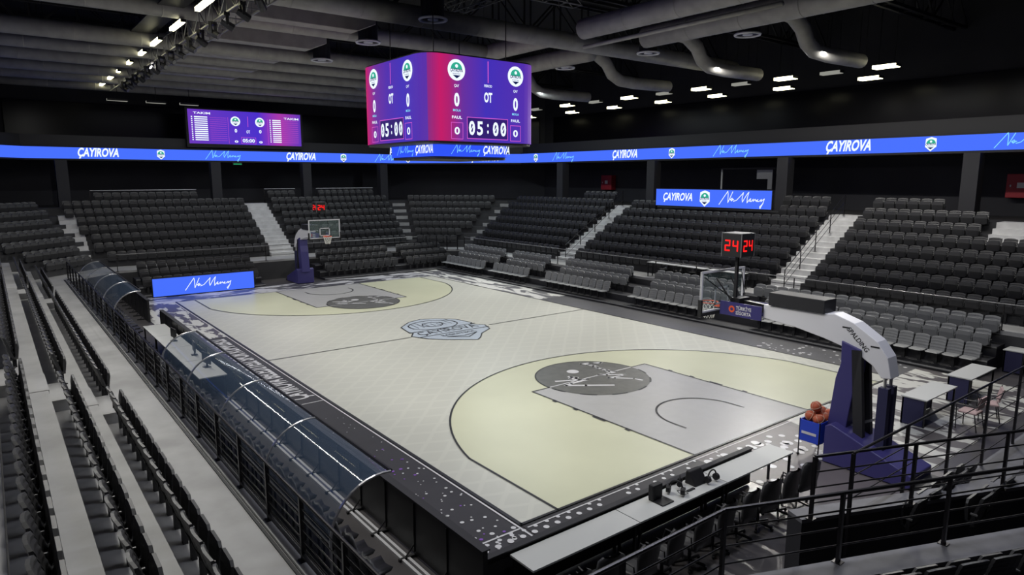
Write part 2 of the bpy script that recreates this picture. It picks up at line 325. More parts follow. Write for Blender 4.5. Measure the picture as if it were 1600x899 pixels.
# aprons
ap = thing('court_apron', 'dark painted apron around the court with dots, splashes and white lettering', 'floor marking')
obj('sideline_apron', MB().box(-14.4, 15.5, -9.4, -7.54, .001, .010), M['apron'], ap)
obj('baseline_apron', MB().box(14.04, 15.5, -7.5, -2.6, .001, .011), M['apron'], ap); obj('corner_apron', MB().box(14.04, 18.2, -2.6, 1.0, .001, .010), M['apronP'], ap)
obj('striped_apron', MB().box(14.04, 17.6, 1.0, 9.3, .001, .011), M['splashnear'], ap)
obj('grey_apron', MB().box(-3.4, 14.04, 7.53, 9.38, .001, .010), M['apronR'], ap)
obj('streaked_apron', MB().box(-16.4, -3.4, 7.53, 9.38, .001, .010), M['splashright'], ap)
obj('splashed_apron', MB().box(-16.45, -14.03, -9.4, 7.5, .001, .011), M['splashfar'], ap)
obj('torn_apron', MB().box(-14.03, -4.6, -9.4, -7.54, .010, .014), M['splashnear'], ap)
dots = MB(); pd = MB()
for i in range(28):
    for j in range(4):
        x = 14.19+j*.15; y = -9.2+i*.27+(j % 2)*.13; rr = (.045, .062, .066, .055)[j]*(1-.012*i)
        if y < -6.6 or random.random() < .5: dots.disc((x, y, .019), X, Y, rr, 16)
for i in range(12):
    for j in range(4):
        if random.random() < .7: dots.disc((14.4+j*.42+(i % 2)*.15, -2.5+i*.3, .017), X, Y, .075+.03*random.random(), 14)
for i in range(150):
    t = random.random()**.7; x = 5.4+t*9; y = -9.2+random.random()*1.55; rr = (.012+.045*t*t*random.random()); dots.disc((x, y, .016), X, Y, rr, 8)
for i in range(60): dots.disc((9+random.random()*5, 7.7+random.random()*1.5, .016), X, Y, .02+.05*random.random(), 7)
for i in range(30): dots.disc((14.3+random.random()*1.8, -1.3+random.random()*3, .016), X, Y, .05+.08*random.random(), 10)
for i in range(26):
    x = 9+random.random()*5.5; pd.disc((x, -7.8-random.random()*.9, .0165), X, Y, .015+.03*random.random(), 6)
tag(obj('white_dots', dots, M['white2'], ap), None, None, kind='stuff'); tag(obj('violet_flakes', pd, M['purple'], ap), None, None, kind='stuff')
mb = MB(); text(mb, 'ÇAYIROVA BELEDİYESİ SPOR KOMPLEKSİ', (.2, -8.12, .018), (-1, 0, 0), (0, -1, 0), .85, 9.0, shear=.1, bold=.025)
mb.stroke([(5.15, -7.6), (5.15, -9.3)], .04, (0, 0, .018), X, Y); mb.stroke([(-14, -7.58), (15.5, -7.58)], .04, (0, 0, .018), X, Y); mb.stroke([(14.1, -7.6), (14.1, -9.3)], .04, (0, 0, .018), X, Y)
mb.flat([(2.9, -8.5), (4.0, -8.45), (3.6, -9.0), (3.1, -9.1)], [(0, 1, 2, 3)], (0, 0, .018), X, Y); mb.flat([(2.1, -8.7), (2.6, -8.5), (2.5, -8.9)], [(0, 1, 2)], (0, 0, .018), X, Y)
mb.stroke([(14.15, -7.45), (14.15, 7.5)], .03, (0, 0, .018), X, Y)
obj('apron_lettering', mb, M['white2'], ap)
# ---------------------------------------------------------------- bowl: terraces from a mitred path
PATH = [(17.2, -13.2), (-17.7, -13.2), (-21.2, -9.7), (-21.2, 9.7), (-17.7, 13.2), (18.2, 13.2)]
INNER = [(17.2, -11.65), (-17.0, -11.65), (-19.0, -9.65), (-19.0, 9.65), (-17.0, 11.65), (18.2, 11.65)]
def offs(d):
    P = [Vector(p) for p in PATH]; nr = []
    for a, b in zip(P, P[1:]):
        t = (b-a).normalized(); n = Vector((-t.y, t.x)); n = n if n.dot((a+b)/2) > 0 else -n; nr.append(n)
    out = [P[0]+nr[0]*d]
    for i in range(1, len(P)-1):
        n1, n2 = nr[i-1], nr[i]; out.append(P[i]+(n1+n2)*d/(1+n1.dot(n2)))
    out.append(P[-1]+nr[-1]*d); return [(p.x, p.y) for p in out]
RISE, DEP, Z0 = .46, .79, 1.2
names = ['left', 'far left corner', 'far', 'far right corner', 'right']
stands = []
for k in range(5):
    st = thing('grandstand', ['dark stepped concrete grandstand on the left side beside the walkway', 'dark corner grandstand facet between left and far stands', 'dark stepped grandstand behind the far basket', 'dark corner grandstand facet behind the far right court corner', 'dark stepped grandstand along the right side under the display'][k], 'grandstand')
    stands.append(st)
    a, b = INNER[k], INNER[k+1]; c, d = offs(0)[k+1], offs(0)[k]
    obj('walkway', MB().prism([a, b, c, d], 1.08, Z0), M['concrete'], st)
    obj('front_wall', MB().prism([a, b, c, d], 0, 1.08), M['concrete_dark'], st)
    mb = MB()
    for j in range(1, 8):
        q0, q1 = offs(DEP*(j-1)), offs(DEP*j if j < 7 else 10.6)
        mb.prism([q0[k], q0[k+1], q1[k+1], q1[k]], 0, Z0+RISE*j)
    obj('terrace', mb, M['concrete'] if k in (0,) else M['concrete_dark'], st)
def steps(parent, along, side, x0, x1, j0=1, j1=7, half=True):
    # aisle stairs: pale treads with a half step before each riser. along: 'x' when the stair's width runs along X
    mb = MB(); base = {'right': 13.2, 'left': -13.2, 'far': -21.2}[side]; sg = 1 if side == 'right' else -1
    for j in range(j0, j1+1):
        zt = Z0+RISE*j; d0 = base+sg*DEP*(j-1)
        a, b = sorted((d0, d0-sg*DEP*.5)); c, e = sorted((d0, d0+sg*DEP*(.5 if j < j1 else 1.2)))
        if along == 'x': mb.box(x0, x1, a, b, zt-RISE-.01, zt-RISE/2); mb.box(x0, x1, c-(.012 if sg > 0 else 0), e+(.012 if sg < 0 else 0), zt-RISE/2, zt+.012)
        else: mb.box(a, b, x0, x1, zt-RISE-.01, zt-RISE/2); mb.box(c, e+.012, x0, x1, zt-RISE/2, zt+.012)
    return obj('aisle_stair', mb, M['stairc'], parent)
AISR = [(-8.1, -6.8), (6.2, 7.6)]; AISF = [(-.35, 1.2)]; AISL = [(5.9, 7.3), (-9.6, -8.4)]
for a in AISR: steps(stands[4], 'x', 'right', *a)
steps(stands[4], 'x', 'right', 13.2, 14.4, 6, 7)
for a in AISF: steps(stands[2], 'y', 'far', *a)
steps(stands[2], 'y', 'far', -11.3, -10.2, 1, 6)
for a in AISL: steps(stands[0], 'x', 'left', *a).data.materials[0] = M['concrete']
mb = MB()       # corner stairs run up the mitre lines
for (ia, tt) in ((3, 0), (4, 0)):
    for j in range(1, 8):
        p0 = Vector(offs(DEP*(j-1.4))[ia]); p1 = Vector(offs(DEP*(j-.2))[ia]); t = (p1-p0).normalized(); n = Vector((-t.y, t.x))*.5
        mb.prism([tuple(p0-n), tuple(p1-n), tuple(p1+n), tuple(p0+n)], Z0+RISE*(j-1), Z0+RISE*(j-.5))
obj('corner_stair', mb, M['concrete'], stands[3])
# walls, parapets, ceiling
def wallseg(name, k, d, z0, z1, th, m, label):
    a, b = offs(d), offs(d+th); return struct(name, MB().prism([a[k], a[k+1], b[k+1], b[k]], z0, z1), m, label)
for k, nm in ((0, 'wall_left'), (1, 'wall_far_left'), (2, 'wall_far'), (3, 'wall_far_right'), (4, 'wall_right')):
    wallseg(nm, k, 10.6, 0, 15.6, .3, M['wall'], 'dark wall behind the '+names[k]+' stand')
struct('wall_near', MB().box(31, 31.3, -26, 26, 0, 15.6), M['wall']); struct('wall_near_left', MB().box(17, 31, -24.2, -23.9, 0, 15.6), M['wall']); struct('wall_near_right', MB().box(18, 31, 23.9, 24.2, 0, 15.6), M['wall'])
struct('ceiling', MB().box(-34, 32, -26, 26, 15.5, 15.8), M['ceil'], 'black roof deck')
RD = 7.0
for k in range(5):
    o = wallseg('balcony', k, RD, 7.3, 8.85, .25, M['fascia'], 'dark balcony parapet above the '+names[k]+' stand')
    a, b = offs(RD+.25), offs(10.6); struct('balcony_floor', MB().prism([a[k], a[k+1], b[k+1], b[k]], 7.3, 7.5), M['fascia'])
    a, b = offs(10.45), offs(10.55); A, B = Vector(a[k]), Vector(a[k+1]); struct('window_%d' % (k+1), MB().prism([tuple(A.lerp(B, .03)), tuple(A.lerp(B, .97)), tuple(Vector(b[k]).lerp(Vector(b[k+1]), .97)), tuple(Vector(b[k]).lerp(Vector(b[k+1]), .03))], 9.0, 11.2), M['darkglass'], 'dark lounge glazing above the '+names[k]+' balcony')
def col(x, y, z0=4.42, w_=.32): struct('column', MB().box(x-w_, x+w_, y-w_, y+w_, z0, 7.3), mcol)
mcol = mat('grey column paint', (.030, .030, .036), .7)
for x in (-15.4, -6.6, 2.6, 11.5, 17.5): col(x, 19.9)
for y in (-17, -10.7, -1.7, 4.8, 11.2): col(-27.7, y)
# ---------------------------------------------------------------- LED ribbon
def ribbon(label, a, b, nrm, items):
    a = Vector((*a, 0)); b = Vector((*b, 0)); r = (b-a).normalized(); n = Vector((*nrm, 0)); L = (b-a).length
    t = thing('ribbon_display', label, 'display', tuple(a+Vector((0, 0, 7.4))), 'blue ribbon displays round the balcony')
    mb = MB(); c0 = a+n*.02; mb.slab([(0, 7.34), (L, 7.34), (L, 8.16), (0, 8.16)], c0, r, (0, 0, 1), .0001); mb.slab([(0, 7.34), (L, 7.34), (L, 8.16), (0, 8.16)], c0+n*.08, r, (0, 0, 1), .0001)
    obj('casing', MB().slab([(0, 7.3), (L, 7.3), (L, 8.2), (0, 8.2)], a-n*.0, r, (0, 0, 1), (.1 if r.cross(Vector((0, 0, 1))).dot(n) > 0 else -.1)), M['black'], t)
    o = a+n*.125; s = MB(); s.flat([(0, 7.4), (L, 7.4), (L, 8.1), (0, 8.1)], [(0, 1, 2, 3)], o, r, (0, 0, 1)); obj('screen', s, M['ledblue'], t)
    tx = MB(); sg = MB(); o2 = a+n*.14
    for kind, pos in items:
        c = o2+r*pos+Vector((0, 0, 7.75))
        if kind == 'T': text(tx, 'ÇAYIROVA', c, r, (0, 0, 1), .72, 2.25, shear=.28, bold=.035)
        elif kind == 'S': sign(sg, c, r, (0, 0, 1), 2.4, .13)
        elif kind == 'C': crest(t, c, r, (0, 0, 1), n, .30, False)
    if tx.v: obj('lettering', tx, M['ledwhite'], t)
    if sg.v: obj('slogan', sg, M['ledcyan'], t)
q = offs(RD-.15)
FY = lambda y: y-q[2][1]
# positions of the repeats were read along each side in metres
far_items = [('T', FY(-8.6)), ('C', FY(-5.0)), ('S', FY(-1.0)), ('T', FY(4.6)), ('C', FY(8.0)), ('S', FY(11.9))]
ribbon('blue ribbon display over the far stand, running behind the hanging scoreboard', q[2], q[3], (1, 0), [i for i in far_items if 0 < i[1] < q[3][1]-q[2][1]])
ribbon('short blue ribbon display across the far right corner of the balcony', q[3], q[4], (.7071, -.7071), [('C', 1.2), ('T', 7.6)])
RX = lambda x: x-q[4][0]
ribbon('blue ribbon display over the right stand, reaching the picture edge', q[4], q[5], (0, -1), [('C', RX(-18.6)), ('S', RX(-15.4)), ('T', RX(-9.2)), ('C', RX(-5.2)), ('S', RX(-.9)), ('T', RX(5.9)), ('C', RX(9.7)), ('S', RX(13.4))])
ribbon('short blue ribbon display across the far left corner of the balcony', q[1], q[2], (.7071, .7071), [])
ribbon('blue ribbon display above the left stand, out of the picture', q[0], q[1], (0, 1), [('T', 8), ('S', 14)])
# ---------------------------------------------------------------- hanging scoreboard
S = 2.5; RR = .7
sb = thing('hanging_scoreboard', 'large four-sided scoreboard cube with purple screens hanging over centre court', 'scoreboard', (0, 0, 7))
def rrect(s, r, n=6):
    pts = []
    for cx, cy, a0 in ((s-r, s-r, 0), (-s+r, s-r, PI/2), (-s+r, -s+r, PI), (s-r, -s+r, 3*PI/2)):
        for i in range(n+1): a = a0+PI/2*i/n; pts.append((cx+r*math.cos(a), cy+r*math.sin(a)))
    return pts
MAG = (.55, .012, .14); PUR = (.085, .028, .42); BLV = (.055, .03, .48); VIO = (.16, .04, .40)
def cubemat():
    m = bpy.data.materials.new('scoreboard screen picture'); m.use_nodes = True; nt = m.node_tree; b = nt.nodes['Principled BSDF']; N = nt.nodes.new; L = nt.links.new
    tc = N('ShaderNodeTexCoord'); s = N('ShaderNodeSeparateXYZ'); L(tc.outputs['Object'], s.inputs[0]); g = N('ShaderNodeNewGeometry'); gs = N('ShaderNodeSeparateXYZ'); L(g.outputs['Normal'], gs.inputs[0])
    def ramp(sock, lo, hi, stops):
        mr = N('ShaderNodeMapRange'); mr.inputs[1].default_value = lo; mr.inputs[2].default_value = hi; L(sock, mr.inputs[0]); r = N('ShaderNodeValToRGB'); e = r.color_ramp.elements
        while len(e) < len(stops): e.new(.5)
        for el, (p, c) in zip(e, stops): el.position = p; el.color = (*c, 1)
        L(mr.outputs[0], r.inputs[0]); return r
    rx = ramp(s.outputs[1], -S, S, [(0, (.12, .03, .36)), (.055, (.30, .02, .20)), (.12, MAG), (.19, (.42, .015, .16)), (.30, (.14, .03, .34)), (.5, BLV), (.85, PUR), (1, (.22, .07, .42))])     # side seen to the right
    ry = ramp(s.outputs[0], -S, S, [(0, MAG), (.10, MAG), (.26, (.16, .03, .34)), (.45, PUR), (.7, BLV), (.9, PUR), (1, (.12, .03, .36))])
    ab = N('ShaderNodeMath'); ab.operation = 'ABSOLUTE'; L(gs.outputs[0], ab.inputs[0])
    gt = N('ShaderNodeMath'); gt.operation = 'GREATER_THAN'; gt.inputs[1].default_value = .7; L(ab.outputs[0], gt.inputs[0])
    mx = N('ShaderNodeMix'); mx.data_type = 'RGBA'; L(gt.outputs[0], mx.inputs[0]); L(ry.outputs[0], mx.inputs[6]); L(rx.outputs[0], mx.inputs[7])
    b.inputs['Base Color'].default_value = (0, 0, 0, 1); L(mx.outputs[2], b.inputs['Emission Color']); b.inputs['Emission Strength'].default_value = 1; b.inputs['Specular IOR Level'].default_value = .1
    return m
pts = rrect(S, RR)
mb = MB(); n = len(pts); mb.add([(x, y, z) for z in (7.5, 10.42) for x, y in pts], [(i, (i+1) % n, n+(i+1) % n, n+i) for i in range(n)]); o = obj('screen', mb, cubemat(), sb)
mb = MB(); mb.prism(rrect(S-.03, RR), 10.40, 10.47); mb.prism(rrect(S-.03, RR), 7.42, 7.51); obj('casing', mb, M['black'], sb)
s2 = 1.72; p2 = rrect(s2, .3); mb = MB(); n = len(p2); mb.add([(x, y, z) for z in (7.0, 7.46) for x, y in p2], [(i, (i+1) % n, n+(i+1) % n, n+i) for i in range(n)]); obj('lower_ring', mb, M['ledblue2'], sb)
mb = MB(); mb.prism(rrect(s2-.05, .3), 6.9, 7.0); obj('lower_casing', mb, M['fascia'], sb)
for (nx, ny) in ((1, 0), (0, -1), (-1, 0), (0, 1)):
    n_ = Vector((nx, ny, 0)); r = Vector((-ny, nx, 0)); c = n_*(S+.015); U_ = Vector((0, 0, 1)); cy = 7.5
    face = obj('score_face', MB().slab([(-.9, 0), (.9, 0), (.9, .7), (-.9, .7)], c+r*.08+U_*(cy+.13), r, U_, .004), M['leddk'], sb)
    tx = MB(); pk = MB(); c2 = c+n_*.012
    for ch, dx in (('0', -.62), ('5', -.27), (':', .08), ('0', .43), ('0', .78)):
        text(tx, ch, c2+r*dx+U_*(cy+.48), r, U_, .66, .26 if ch != ':' else .07, bold=.03)
        if ch == '0': tx.stroke([(-.06, -.1), (.06, .1)], .035, c2+r*dx+U_*(cy+.48), r, U_)
    for sx in (-1.25, 1.35):
        text(tx, '0', c2+r*sx+U_*(cy+.36), r, U_, .34, .22, bold=.03); text(tx, '0', c2+r*sx+U_*(cy+1.42), r, U_, .6, .22, bold=.04)
        text(tx, 'FAUL', c2+r*sx+U_*(cy+.82), r, U_, .14, .42, bold=.02); text(tx, 'ÇAY', c2+r*sx+U_*(cy+1.88), r, U_, .12, .2, bold=.02)
        w_ = .24
        pk.stroke([(-w_, 0), (w_, 0), (w_, .56), (-w_, .56), (-w_, 0)], .018, c2+r*sx+U_*(cy+.08), r, U_); crest(face, c2+r*sx+U_*(cy+2.42), r, U_, n_, .36, True)
        cyn = MB(); text(cyn, 'MOLA', c2+r*sx+U_*(cy+1.06), r, U_, .11, .32, bold=.02); obj('lettering', cyn, M['ledcyan'], face)
    text(tx, 'OT', c2+r*.1+U_*(cy+1.58), r, U_, .46, .36, bold=.04); text(tx, 'PERIOD', c2+r*.1+U_*(cy+1.98), r, U_, .12, .34, bold=.02)
    pk.stroke([(-.9, 0), (.9, 0), (.9, .74), (-.9, .74), (-.9, 0)], .022, c2+r*.08+U_*(cy+.11), r, U_); pk.stroke([(0, 0), (0, .72)], .035, c2+r*.1+U_*(cy+2.1), r, U_)
    obj('lettering', tx, M['ledwhite'], face); obj('frame', pk, M['ledpink'], face)
    lw = MB(); cl = n_*(s2+.02)+U_*7.23; text(lw, 'ÇAYIROVA', cl+r*1.05, r, U_, .4, 1.25, shear=.28, bold=.03); obj('lettering', lw, M['ledwhite'], face)
    ls = MB(); sign(ls, cl-r*.35, r, U_, 1.3, .12); obj('ring_slogan', ls, M['ledcyan'], face)
mb = MB()
for x, y in ((1.6, 1.6), (-1.6, 1.6), (1.6, -1.6), (-1.6, -1.6)): mb.tube([(x, y, 10.45), (x, y, 13)], .02, 6)
obj('hanging_cables', mb, M['rail'], sb)
# ---------------------------------------------------------------- far statistics screen and other displays
fs = thing('statistics_screen', 'wide purple statistics screen above the far ribbon display, with two player tables', 'display', (-27.8, .7, 8.5))
obj('casing', MB().box(-28.2, -27.75, -3.35, 4.75, 8.3, 10.95), M['black'], fs)
sm = ledgrad('statistics screen picture', [(0, (.15, .04, .5)), (.35, (.10, .035, .55)), (.6, (.07, .03, .6)), (.8, (.4, .04, .4)), (1, (.12, .04, .5))], 1, -3.9, 3.9)
s = MB(); s.flat([(-3.2, 8.54), (4.6, 8.54), (4.6, 10.84), (-3.2, 10.84)], [(0, 1, 2, 3)], (-27.74, 0, 0), Y, (0, 0, 1)); obj('screen', s, sm, fs)
rows = MB(); o = (-27.72, 0, 0)
for i in range(12):
    z = 10.3-i*.14
    for x0, wd in ((-3.0, .08), (-2.8, .85), (2.3, .08), (2.5, .62)): rows.flat([(x0, z), (x0+wd, z), (x0+wd, z+.075), (x0, z+.075)], [(0, 1, 2, 3)], o, Y, (0, 0, 1))
text(rows, '05:00', (-27.72, .75, 8.83), Y, (0, 0, 1), .34, .85, bold=.03); text(rows, 'OT', (-27.72, .75, 9.45), Y, (0, 0, 1), .28, .25, bold=.03)
text(rows, 'TAKIM', (-27.72, -2.3, 10.6), Y, (0, 0, 1), .2, 1.1, bold=.02); text(rows, 'TAKIM', (-27.72, 3.9, 10.5), Y, (0, 0, 1), .2, 1.1, bold=.02)
for yy in (-.1, 1.6): text(rows, '0', (-27.72, yy, 9.5), Y, (0, 0, 1), .32, .17, bold=.04); text(rows, '0', (-27.72, yy, 8.75), Y, (0, 0, 1), .2, .25, bold=.04)
obj('text', rows, M['ledwhite'], fs)
for yy in (-.1, 1.6): crest(fs, (-27.72, yy, 10.15), Y, (0, 0, 1), (1, 0, 0), .33, True, 'badge')
pk = MB()
for i in range(12):
    z = 10.33-i*.14; pk.stroke([(-1.8, z), (-.7, z)], .012, o, Y, (0, 0, 1)); pk.stroke([(3.2, z), (4.4, z)], .012, o, Y, (0, 0, 1))
pk.stroke([(.75, 9.8), (.75, 10.5)], .03, o, Y, (0, 0, 1)); pk.stroke([(.25, 8.62), (1.25, 8.62), (1.25, 9.05), (.25, 9.05), (.25, 8.62)], .02, o, Y, (0, 0, 1)); pk.stroke([(-.6, 8.6), (-.6, 10.4)], .015, o, Y, (0, 0, 1)); pk.stroke([(2.15, 8.6), (2.15, 10.4)], .015, o, Y, (0, 0, 1))
obj('frame', pk, M['ledpink'], fs)
def ledboard(name, label, p0, r, L, z0, z1, n_, items, txt='T', casing=.12):
    t = thing(name, label, 'display', (*p0, 0)); r = Vector((*r, 0)); n_ = Vector((*n_, 0)); a = Vector((*p0, 0)); sg_ = 1 if r.cross(Vector((0, 0, 1))).dot(n_) > 0 else -1
    obj('casing', MB().slab([(-.04, z0-.04), (L+.04, z0-.04), (L+.04, z1+.04), (-.04, z1+.04)], a-n_*casing, r, (0, 0, 1), sg_*casing), M['blackmetal'], t)
    s = MB(); s.flat([(0, z0), (L, z0), (L, z1), (0, z1)], [(0, 1, 2, 3)], a+n_*.008, r, (0, 0, 1)); obj('screen', s, M['ledblue'], t)
    zc = (z0+z1)/2; h = z1-z0; tx = MB(); sg = MB(); o2 = a+n_*.016
    for k, pos, wd in items:
        c = o2+r*pos+Vector((0, 0, zc))
        if k == 'T': text(tx, 'ÇAYIROVA', c, r, (0, 0, 1), h*.62, wd, shear=.28, bold=.03)
        if k == 'S': sign(sg, c, r, (0, 0, 1), wd, .14)
        if k == 'C': crest(t, c, r, (0, 0, 1), n_, wd, False)
    if tx.v: obj('lettering', tx, M['ledwhite'], t)
    if sg.v: obj('slogan', sg, M['ledwhite'], t)
    return t
ledboard('led_board', 'long blue display board mounted above the seats of the right stand', (-4.12, 17.3), (1, 0), 7.6, 4.6, 5.56, (0, -1), [('T', 1.6, 2.1), ('C', 3.5, .42), ('S', 5.85, 2.8)])
ledboard('courtside_led_board', 'blue courtside advertising board on the floor beyond the far baseline', (-16.0, -8.15), (0, 1), 5.15, .06, 1.0, (1, 0), [('S', 2.75, 2.4)])
# ---------------------------------------------------------------- seats
def backrest(mb, w_=.47, z0=.40, z1=.885, ridges=6):
    n = ridges*2+1; cols = 5
    for face, off in ((1, .018), (-1, -.018)):
        k = len(mb.v); vs = []; fs = []
        for i in range(n):
            t = i/(n-1); z = z0+(z1-z0)*t; tap = 1-.08*(t**6)-.05*(1-t)
            for c in range(cols):
                u = c/(cols-1)*2-1; y = .05-.13*t-.035*(1-u*u)+off+(.007*face if (i % 2) else 0)
                vs.append((u*w_/2*tap, y, z-.03*abs(u)**3*t))
        for i in range(n-1):
            for c in range(cols-1):
                f = (i*cols+c, i*cols+c+1, (i+1)*cols+c+1, (i+1)*cols+c); fs.append(f[::-1] if face > 0 else f)
        mb.add(vs, fs)
    k = len(mb.v)-2*n*cols; F = lambda i, c: k+i*cols+c; B = lambda i, c: k+n*cols+i*cols+c; fs = []
    for i in range(n-1):
        for c in (0, cols-1): fs.append((F(i, c), F(i+1, c), B(i+1, c), B(i, c)))
    for c in range(cols-1): fs.append((F(n-1, c), F(n-1, c+1), B(n-1, c+1), B(n-1, c))); fs.append((F(0, c), F(0, c+1), B(0, c+1), B(0, c)))
    mb.f += fs; mb.m += [0]*len(fs)
def pan(mb, opened):
    if opened: prof = [(.06, .42), (.10, .45), (.30, .435), (.46, .44), (.50, .415), (.46, .39), (.10, .38)]
    else: prof = [(.05, .36), (.08, .42), (.09, .64), (.11, .765), (.15, .76), (.165, .62), (.13, .37)]
    xs = (-.22, -.16, .16, .22); n = len(prof); vs = []
    for i, x in enumerate(xs):
        k = .72 if i in (0, 3) else 1; cy = sum(p[0] for p in prof)/n; cz = sum(p[1] for p in prof)/n
        vs += [(x, cy+(p[0]-cy)*k, cz+(p[1]-cz)*k) for p in prof]
    fs = [tuple(range(n))[::-1], tuple(3*n+i for i in range(n))]
    for j in range(3): fs += [(j*n+i, j*n+(i+1) % n, (j+1)*n+(i+1) % n, (j+1)*n+i)[::-1] for i in range(n)]
    mb.add(vs, fs)
def bracket(mb):
    k = mb.mi; mb.box(-.262, -.236, -.05, .05, .56, .585); mb.mi = k+1; mb.box(-.262, -.236, -.02, .03, .37, .562); mb.box(-.25, .22, -.01, .04, .36, .40); mb.box(-.05, .05, .03, .10, .0, .40)
def make_seat(name, mat_, opened, ridges=6):
    t = thing(name, '', 'seat'); a = MB(); backrest(a, ridges=ridges); obj('backrest', a, mat_, t, local=True, smooth=False)
    a = MB(); pan(a, opened); obj('seat_pan', a, mat_, t, local=True); a = MB(); bracket(a); obj('seat_frame', a, [M['bracket'], M['black']], t, local=True); return t
def seat_all(opened): a = MB(); backrest(a, ridges=5); pan(a, opened); bracket(a); a.mi = 0; return a
def one_mesh(name, mat_, opened):
    a = MB(); a.mi = 0; backrest(a, ridges=5); pan(a, opened); a.mi = 1; bracket(a); o = obj(name, a, [mat_, M['bracket'], M['black']]); return o
ORD = lambda n: str(n)+('th' if 10 < n % 100 < 14 else {1: 'st', 2: 'nd', 3: 'rd'}.get(n % 10, 'th'))
fixed = []; tele = []       # (x, y, z, rz, label, opened)
SP = .505
def rowx(y, z, x0, x1, rz, lab, dest, opened=False, skip=(), rev=True):
    n = int((x1-x0)/SP)
    ls = [(x1-SP*(i+.5)) for i in range(n)]
    for i, x in enumerate(ls):
        if any(a-.2 < x < b+.2 for a, b in skip): continue
        dest.append((x, y, z, rz, lab % ORD(i+1), opened))
def segs(lo, hi, gaps):
    out = []; c = hi
    for a, b in sorted(gaps, reverse=True):
        if b < c and a > lo: out.append((b+.05, c)); c = a-.05
    out.append((lo, c)); return out
RN = ['walkway', 'second', 'third', 'fourth', 'fifth', 'sixth', 'seventh', 'topmost']
for i in range(8):
    z = Z0+RISE*i if i < 7 else Z0+RISE*7; y = 13.1+DEP*i; ext = .4*i
    if i < 7:
        for k, (a, b) in enumerate(segs(-17.3-ext*.6, 18.0, AISR)):
            rowx(y, z, a, b, PI, 'black seat, right stand '+RN[i]+' row, %s from near end of '+['nearest', 'middle', 'far'][k]+' block', fixed, skip=((13.2, 14.4), (-4.2, 3.6)) if i == 6 else ((13.2, 14.4),) if i == 5 else ())
    else:
        for k, (a, b) in enumerate(((7.9, 11.0), (3.2, 5.9), (-12, -8.6))): rowx(y, z, a, b, PI, 'black seat, right stand topmost row, %s from near end of '+['nearest', 'middle', 'far'][k]+' block', fixed)
    x = -21.1-DEP*i
    if i < 7:
        for k, (a, b) in enumerate(segs(-9.9-ext*.6, 9.6+ext*.4, AISF)):
            n = int((b-a)/SP)
            for j in range(n): fixed.append((x, b-SP*(j+.5), z, -PI/2, 'black seat, far stand %s row, %s from the right end, %s of the stair' % (RN[i], ORD(j+1), ['right', 'left'][k]), False))
    else:
        for k, (a, b) in enumerate(((-9.4, -3.2), (1.4, 3.5), (5.2, 9.8))):
            n = int((b-a)/SP)
            for j in range(n): fixed.append((x, b-SP*(j+.5), z, -PI/2, 'black seat, far stand topmost row, %s from right in the %s group' % (ORD(j+1), ['left', 'middle', 'right'][k]), False))
    if i < 3:
        for k, (a, b) in enumerate(segs(-17.0, 17.0, AISL)): rowx(-12.93-DEP*i, z, a, b, 0, 'black folded seat, left stand '+RN[i]+' row, %s from near end of '+['nearest', 'middle', 'far'][k]+' block', fixed)
    if i < 7:                                       # corner facets
        for (k, sgn, nm) in ((3, 1, 'far right corner'), (1, -1, 'far left corner')):
            p, q_ = Vector(offs(DEP*i-.1)[k]), Vector(offs(DEP*i-.1)[k+1]); t = (q_-p).normalized(); L = (q_-p).length-1.5; n = int(L/SP); rz = math.atan2(-p.y-q_.y, -p.x-q_.x)-PI/2
            for j in range(n):
                c = p+t*(.75+SP*(j+.5)); fixed.append((c.x, c.y, z, rz, 'black seat, %s stand %s row, %s from left' % (nm, RN[i], ORD(j+1)), False))
for r_ in range(3):
    z = .12+.34*r_; y = 10.05+.74*r_
    for k, (a, b) in enumerate(((7.3, 15.55), (.5, 5.3), (-6.3, -.8), (-11.3, -7.3), (-16.4, -11.7))):
        sh_ = (0, .55, .2)[r_] if k else 0
        rowx(y, z, a+sh_ if k else a-.9*(r_ == 2), b+(sh_ if k else 0), PI, 'grey seat, right telescopic stand '+['front', 'middle', 'back'][r_]+' row, %s from near end of '+['nearest', 'second', 'third', 'fourth', 'farthest'][k]+' block', tele, opened=(r_ == 0))
    x = -17.05-.74*r_
    for k, (a, b) in enumerate(((1.5, 6.7), (7.0, 10.9), (-8.5, -2.4))):
        n = int((b-a)/SP)
        for j in range(n): tele.append((x, b-SP*(j+.5), z, -PI/2, 'dark seat, far telescopic stand %s row, %s from right end of %s block' % (['front', 'middle', 'back'][r_], ORD(j+1), ['middle', 'right', 'left'][k]), r_ == 0))
# near stand seats: along the two oblique ledges in the near right of the view
EV = Vector((.385, .923)); NV = Vector((.923, -.385)); PL1 = Vector((18.15, -5.45)); PL2 = Vector((18.62, -7.1))
for i in range(5): fixed.append((18.98, -3.55+i*.52, .45, PI/2, 'black seat, near stand front row beyond the passage, %s from the passage' % ORD(i+1), False))
for i in range(4): fixed.append((19.55, -2.6+i*.52 if i < 3 else .2, .45, PI/2, 'black seat, near stand second row beyond the passage, %s from the passage' % ORD(i+1), False))
for i in range(7): c = Vector((18.3, -7.75))+EV*(1.0+i*.53)+NV*.78; fixed.append((c.x, c.y, .6, math.atan2(NV.x, -NV.y), 'black seat right behind the nearest handrail ledge, %s from the left' % ORD(i+1), False))
vis = [s for s in fixed if inframe((s[0], s[1], s[2]+.6))]
vis.sort(key=lambda s: depth(s[:3])); near = vis[:298]; rest = vis[298:]
P_closed = make_seat('stadium_chair', M['seat'], False); P_far = one_mesh('stadium_chair', M['seat'], False); tag(P_far, '', 'seat')
PT_open = make_seat('tip_up_chair', M['seat_lit'], True, 5); PT_closed = make_seat('tip_up_chair', M['seat_lit'], False, 5)
